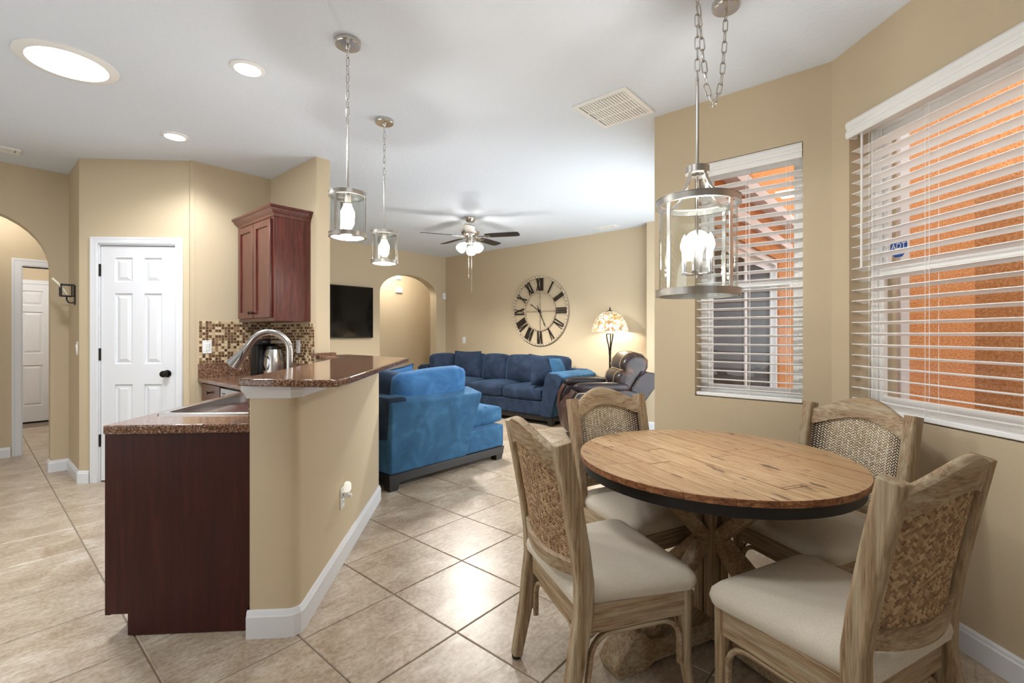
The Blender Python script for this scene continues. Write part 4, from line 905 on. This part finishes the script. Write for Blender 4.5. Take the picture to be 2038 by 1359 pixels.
# ------------------------------------------------------------------ dining chairs
HB, HS = .945, .422
def stile(z):
    """front-back position of the rear post at height z"""
    P = [(0, -.075), (.2, -.03), (.40, .0), (.50, -.002), (.62, -.018), (.8, -.052), (1.05, -.102)]
    for (a_, ya), (b_, yb) in zip(P, P[1:]):
        if z <= b_: t_ = (z - a_) / (b_ - a_); return ya + (yb - ya) * t_
    return P[-1][1]
def bow(t_): return -.048 * (1 - t_ * t_)
def hump(t_): return (.5 + .5 * math.cos(math.pi * max(-1, min(1, t_ * 1.04)))) ** .65
def make_chair(label, loc, rz):
    c = thing('dining_chair', label, 'chair', loc, rz, 'dining chairs round the table')
    for s_ in (-1, 1):
        zs = [.012, .1, .2, .3, .4, .5, .6, .7, .8, .9, HB]
        obj('back_post', B().sweep([(s_ * (.205 + .022 * min(1, z / .5)), stile(z), z) for z in zs], [(.021 + .004 * min(1, z / .35), .019 + .010 * min(1, z / .35)) for z in zs], 8, (1, 0, 0), True), 'washed_wood_z', c, bev=.003)
        zs = [.012, .08, .18, .3, HS]
        obj('front_leg', B().sweep([(s_ * (.226 + .016 * max(0, (.2 - z) / .2) ** 1.6), .385 + .030 * max(0, (.2 - z) / .2) ** 1.6, z) for z in zs], [.018, .018, .021, .023, .024], 12, (1, 0, 0)), 'washed_wood_z', c)
        obj('glide', B().lathe([(.013, 0), (.018, .004), (.018, .012), (.012, .016)], 14, (s_ * .205, stile(.01))), 'black_plastic', c)
        obj('glide', B().lathe([(.013, 0), (.018, .004), (.018, .012), (.012, .016)], 14, (s_ * .241, .414)), 'black_plastic', c)
        obj('apron', B().hexa([(s_ * .214, .02, .335), (s_ * .236, .02, .335), (s_ * .243, .375, .335), (s_ * .221, .375, .335)][::s_], [(s_ * .214, .02, HS), (s_ * .236, .02, HS), (s_ * .243, .375, HS), (s_ * .221, .375, HS)][::s_]), 'washed_wood_y', c, bev=.002)
        # bentwood brackets under the side rails
        P = [(s_ * .226, .022 - .03 * 0, .17), (s_ * .226, .022, .25)] + [(s_ * .226, .022 + .075 * (1 - math.cos(R(a_))), .25 + .075 * math.sin(R(a_))) for a_ in (15, 35, 55, 75, 90)] + [(s_ * .23, .20, .326)] + [(s_ * .232, .358 - .075 * (1 - math.cos(R(a_))), .25 + .075 * math.sin(R(a_))) for a_ in (90, 75, 55, 35, 15)] + [(s_ * .232, .358, .25), (s_ * .232, .358, .17)]
        P[0] = (s_ * .224, .012, .17)
        obj('bracket', B().sweep(P, [(.0115, .009)] * len(P), 8, (1, 0, 0)), 'washed_wood_y', c)
    for y, x0 in ((.385, .21), (.0, .19)):
        obj('apron', B().box(-x0, y - .011, .335, x0, y + .011, HS), 'washed_wood_x', c, bev=.002)
        P = [(-x0 + .012, y, .17), (-x0 + .012, y, .25)] + [(-x0 + .012 + .075 * (1 - math.cos(R(a_))), y, .25 + .075 * math.sin(R(a_))) for a_ in (15, 35, 55, 75, 90)]
        P += [(-p[0], p[1], p[2]) for p in reversed(P)]
        obj('bracket', B().sweep(P, [(.0115, .009)] * len(P), 8, (0, 1, 0)), 'washed_wood_x', c)
    # upholstered seat
    def ringz(z, e, y_in=0):
        xf_, xb, yf, yb, r_ = .262 - e, .222 - e, .432 - e, -.03 + e * .5, max(.012, .05 - e * .3); P = []
        for cx_, cy_, a0, rr_ in ((xf_ - r_, yf - r_, 0, r_), (-xf_ + r_, yf - r_, 90, r_), (-xb + .015, yb + .015, 180, .015), (xb - .015, yb + .015, 270, .015)): P += [(x, y, z) for x, y in arc(cx_, cy_, rr_, a0, a0 + 90, 5)]
        return P
    sb = B().loft([ringz(HS, .006), ringz(HS + .02, 0), ringz(HS + .038, .004), ringz(HS + .056, .02), ringz(HS + .066, .05), ringz(HS + .074, .10), ringz(HS + .078, .16)])
    obj('seat', sb, 'linen', c, smooth=60)
    n = 20; ts = [-1 + 2 * k / n for k in range(n + 1)]
    def rail(zt, zb, th, hw):
        rg = []
        for t_ in ts:
            x = t_ * hw; a_, b_ = zt(t_), zb(t_); y0 = bow(t_); yt, yb = stile(a_) + y0, stile(b_) + y0
            rg.append([(x, yb - th, b_), (x, yb + th, b_), (x, yt + th, a_ - .008), (x, yt + th * .5, a_), (x, yt - th * .5, a_), (x, yt - th, a_ - .008)])
        return B().loft(rg)
    ctop = lambda t_: .918 + .072 * hump(t_); cbot = lambda t_: .845 + .055 * hump(t_)
    obj('crest_rail', rail(ctop, cbot, .0165, .213), 'washed_wood_x', c, smooth=50)
    obj('lower_rail', rail(lambda t_: .562 - .012 * (1 - t_ * t_), lambda t_: .512 - .016 * (1 - t_ * t_), .0175, .213), 'washed_wood_x', c, smooth=50)
    # woven rattan back: herringbone of short strands on both faces
    pw = .196; pt = .0105; wv = B(); bk = B(); rows = []
    for m in range(9):
        f = m / 8; rows.append([(t_ * .205, stile(.55 + f * (cbot(t_) - .545)) + bow(t_), .55 + f * (cbot(t_) - .545)) for t_ in ts])
    bk.loft([[p for p in r_] for r_ in rows], False, closed=False)
    rg_ = random.Random(5)
    for side, mi in ((1, 0), (-1, 1)):
        pt = .0128 if side > 0 else .0105; i = 0; x = -pw
        while x < pw:
            z = .552 + (i % 2) * pt * .5; j = 0
            while True:
                t_ = (x + pt / 2) / .213
                if z > cbot(t_) + .004: break
                ang = (R(40) if i % 2 else R(-40)) + rg_.uniform(-.14, .14); L, W = (pt * .72, pt * .31) if side > 0 else (pt * .92, pt * .38)
                if side < 0: L *= 1.05; W *= 1.05
                cx_, cz_ = x + pt / 2, z; vs = []
                for u, v_, h_ in ((-L, 0, .0012), (-L * .55, -W, .0012), (L * .55, -W, .0012), (L, 0, .0012), (L * .55, W, .0012), (-L * .55, W, .0012), (-L * .45, 0, .0045), (L * .45, 0, .0045)):
                    xx = cx_ + u * math.cos(ang) - v_ * math.sin(ang); zz = cz_ + u * math.sin(ang) + v_ * math.cos(ang); tt = xx / .213
                    vs.append((xx, stile(zz) + bow(tt) + side * h_, zz))
                fs = [(0, 1, 6), (1, 2, 7, 6), (2, 3, 7), (3, 4, 7), (4, 5, 6, 7), (5, 0, 6)]
                wv.add(vs, fs, mi); z += pt * .93; j += 1
            x += pt * .98; i += 1
    stuff(obj('woven_panel', wv, ['weave_light', 'weave_brown'], c, smooth=0))
    obj('panel_backing', bk, 'weave_back', c)
    return c
def place(top, f): return (top[0] + .08 * f[0], top[1] + .08 * f[1], 0), math.atan2(-f[0], f[1])
l0, r0 = place((1.32, 1.04), (.866, -.5))
ch0 = make_chair('dining chair nearest the bar, brown woven back towards the camera, left of the table', l0, r0)
for top, f, lab in (((1.61, -.037), (.377, .926), 'dining chair at the right foreground, seen from behind below the wide window'),
                    ((2.27, 1.288), (-.359, -.933), 'dining chair across the table in front of the recliner, pale woven back'),
                    ((2.65, .22), (-.868, .496), 'dining chair across the table in the corner between the windows, pale woven back')):
    c = copy_tree(ch0); l_, r_ = place(top, f); c.location = l_; c.rotation_euler = (0, 0, r_); c['label'] = lab

# ------------------------------------------------------------------ window blinds
def blind(label, loc, rz, wd, ztop, zbot, depth, tilt, val, cords, pitch=.0565, sw_=.063, wand=None):
    """local X along the window, local -Y into the room; origin on the wall face"""
    t_ = thing('window_blind', label, 'blind', loc, rz); t_.location.z = 0
    v0, v1, vy = val
    pr = [(0, 0), (-.012, 0), (-.018, .012), (-.018, .03), (-.012, .036), (-.012, .05), (-.018, .056), (-.018, .076), (-.01, .088), (0, .088)]
    vb = B().loft([[(v0, vy + y, ztop - .088 + z) for y, z in pr], [(v1, vy + y, ztop - .088 + z) for y, z in pr]])
    if vy < 0:
        for x in (v0, v1 - .012): vb.box(x, vy, ztop - .088, x + .012, .02, ztop)
    obj('valance', vb, 'white_plastic', t_, smooth=25)
    obj('headrail', B().box(.008, depth - .03, ztop - .06, wd - .008, depth + .03, ztop - .012), 'white_plastic', t_)
    h_ = sw_ / 2; n = int((ztop - .10 - zbot - .03) / pitch)
    sm = B().loft([[(x, y, z) for y, z in ((-h_, -.002), (-h_ * .4, .0008), (h_ * .4, .0008), (h_, -.002), (h_, .0014), (h_ * .4, .0044), (-h_ * .4, .0044), (-h_, .0014))] for x in (.006, wd - .006)]).mesh('slat', 'slat_white', 30)
    for k in range(n): put('slat', sm, t_, (0, depth, zbot + .055 + k * pitch), (R(-tilt), 0, 0))
    obj('bottom_rail', B().box(.004, depth - .033, zbot + .004, wd - .004, depth + .033, zbot + .026), 'slat_white', t_, bev=.004)
    for x in cords:
        for y in (-h_ - .001, h_ + .001): obj('ladder_cord', B().sweep([(x, depth + y, ztop - .08), (x, depth + y, zbot + .02)], .0011, 5), 'slat_white', t_)
        obj('lift_cord', B().sweep([(x + .022, depth - h_ - .004, ztop - .1), (x + .024, depth - h_ - .005, zbot + .12), (x + .02, depth - h_ - .01, zbot + .06), (x + .026, depth - h_ - .006, zbot + .026)], .0012, 5), 'slat_white', t_)
    if wand: obj('tilt_wand', B().sweep([(wand[0], depth - .05, ztop - .07), (wand[0], depth - .052, wand[1])], .0055, 8), 'white_plastic', t_)
    return t_
# local X runs right as seen from the room, local Y out through the wall
blind('narrow white slatted blind in the window behind the lantern', (3.157, W1[2], 0), R(-90), W1[2] - W1[0], W1[3] - .004, W1[1] + .002, .045, 9, (.004, W1[2] - W1[0] - .004, .012), (.09, .31, .53))
p = A(XD, 2.4997 - W2[0]); blind('wide white slatted blind over the big dining window', (p[0], p[1], 0), R(-135), W2[2] - W2[0], 2.394, W2[1] + .002, .04, 10, (.02, W2[2] - W2[0] - .01, -.02), (.12, .42, .80, 1.2), wand=(.095, 1.62))
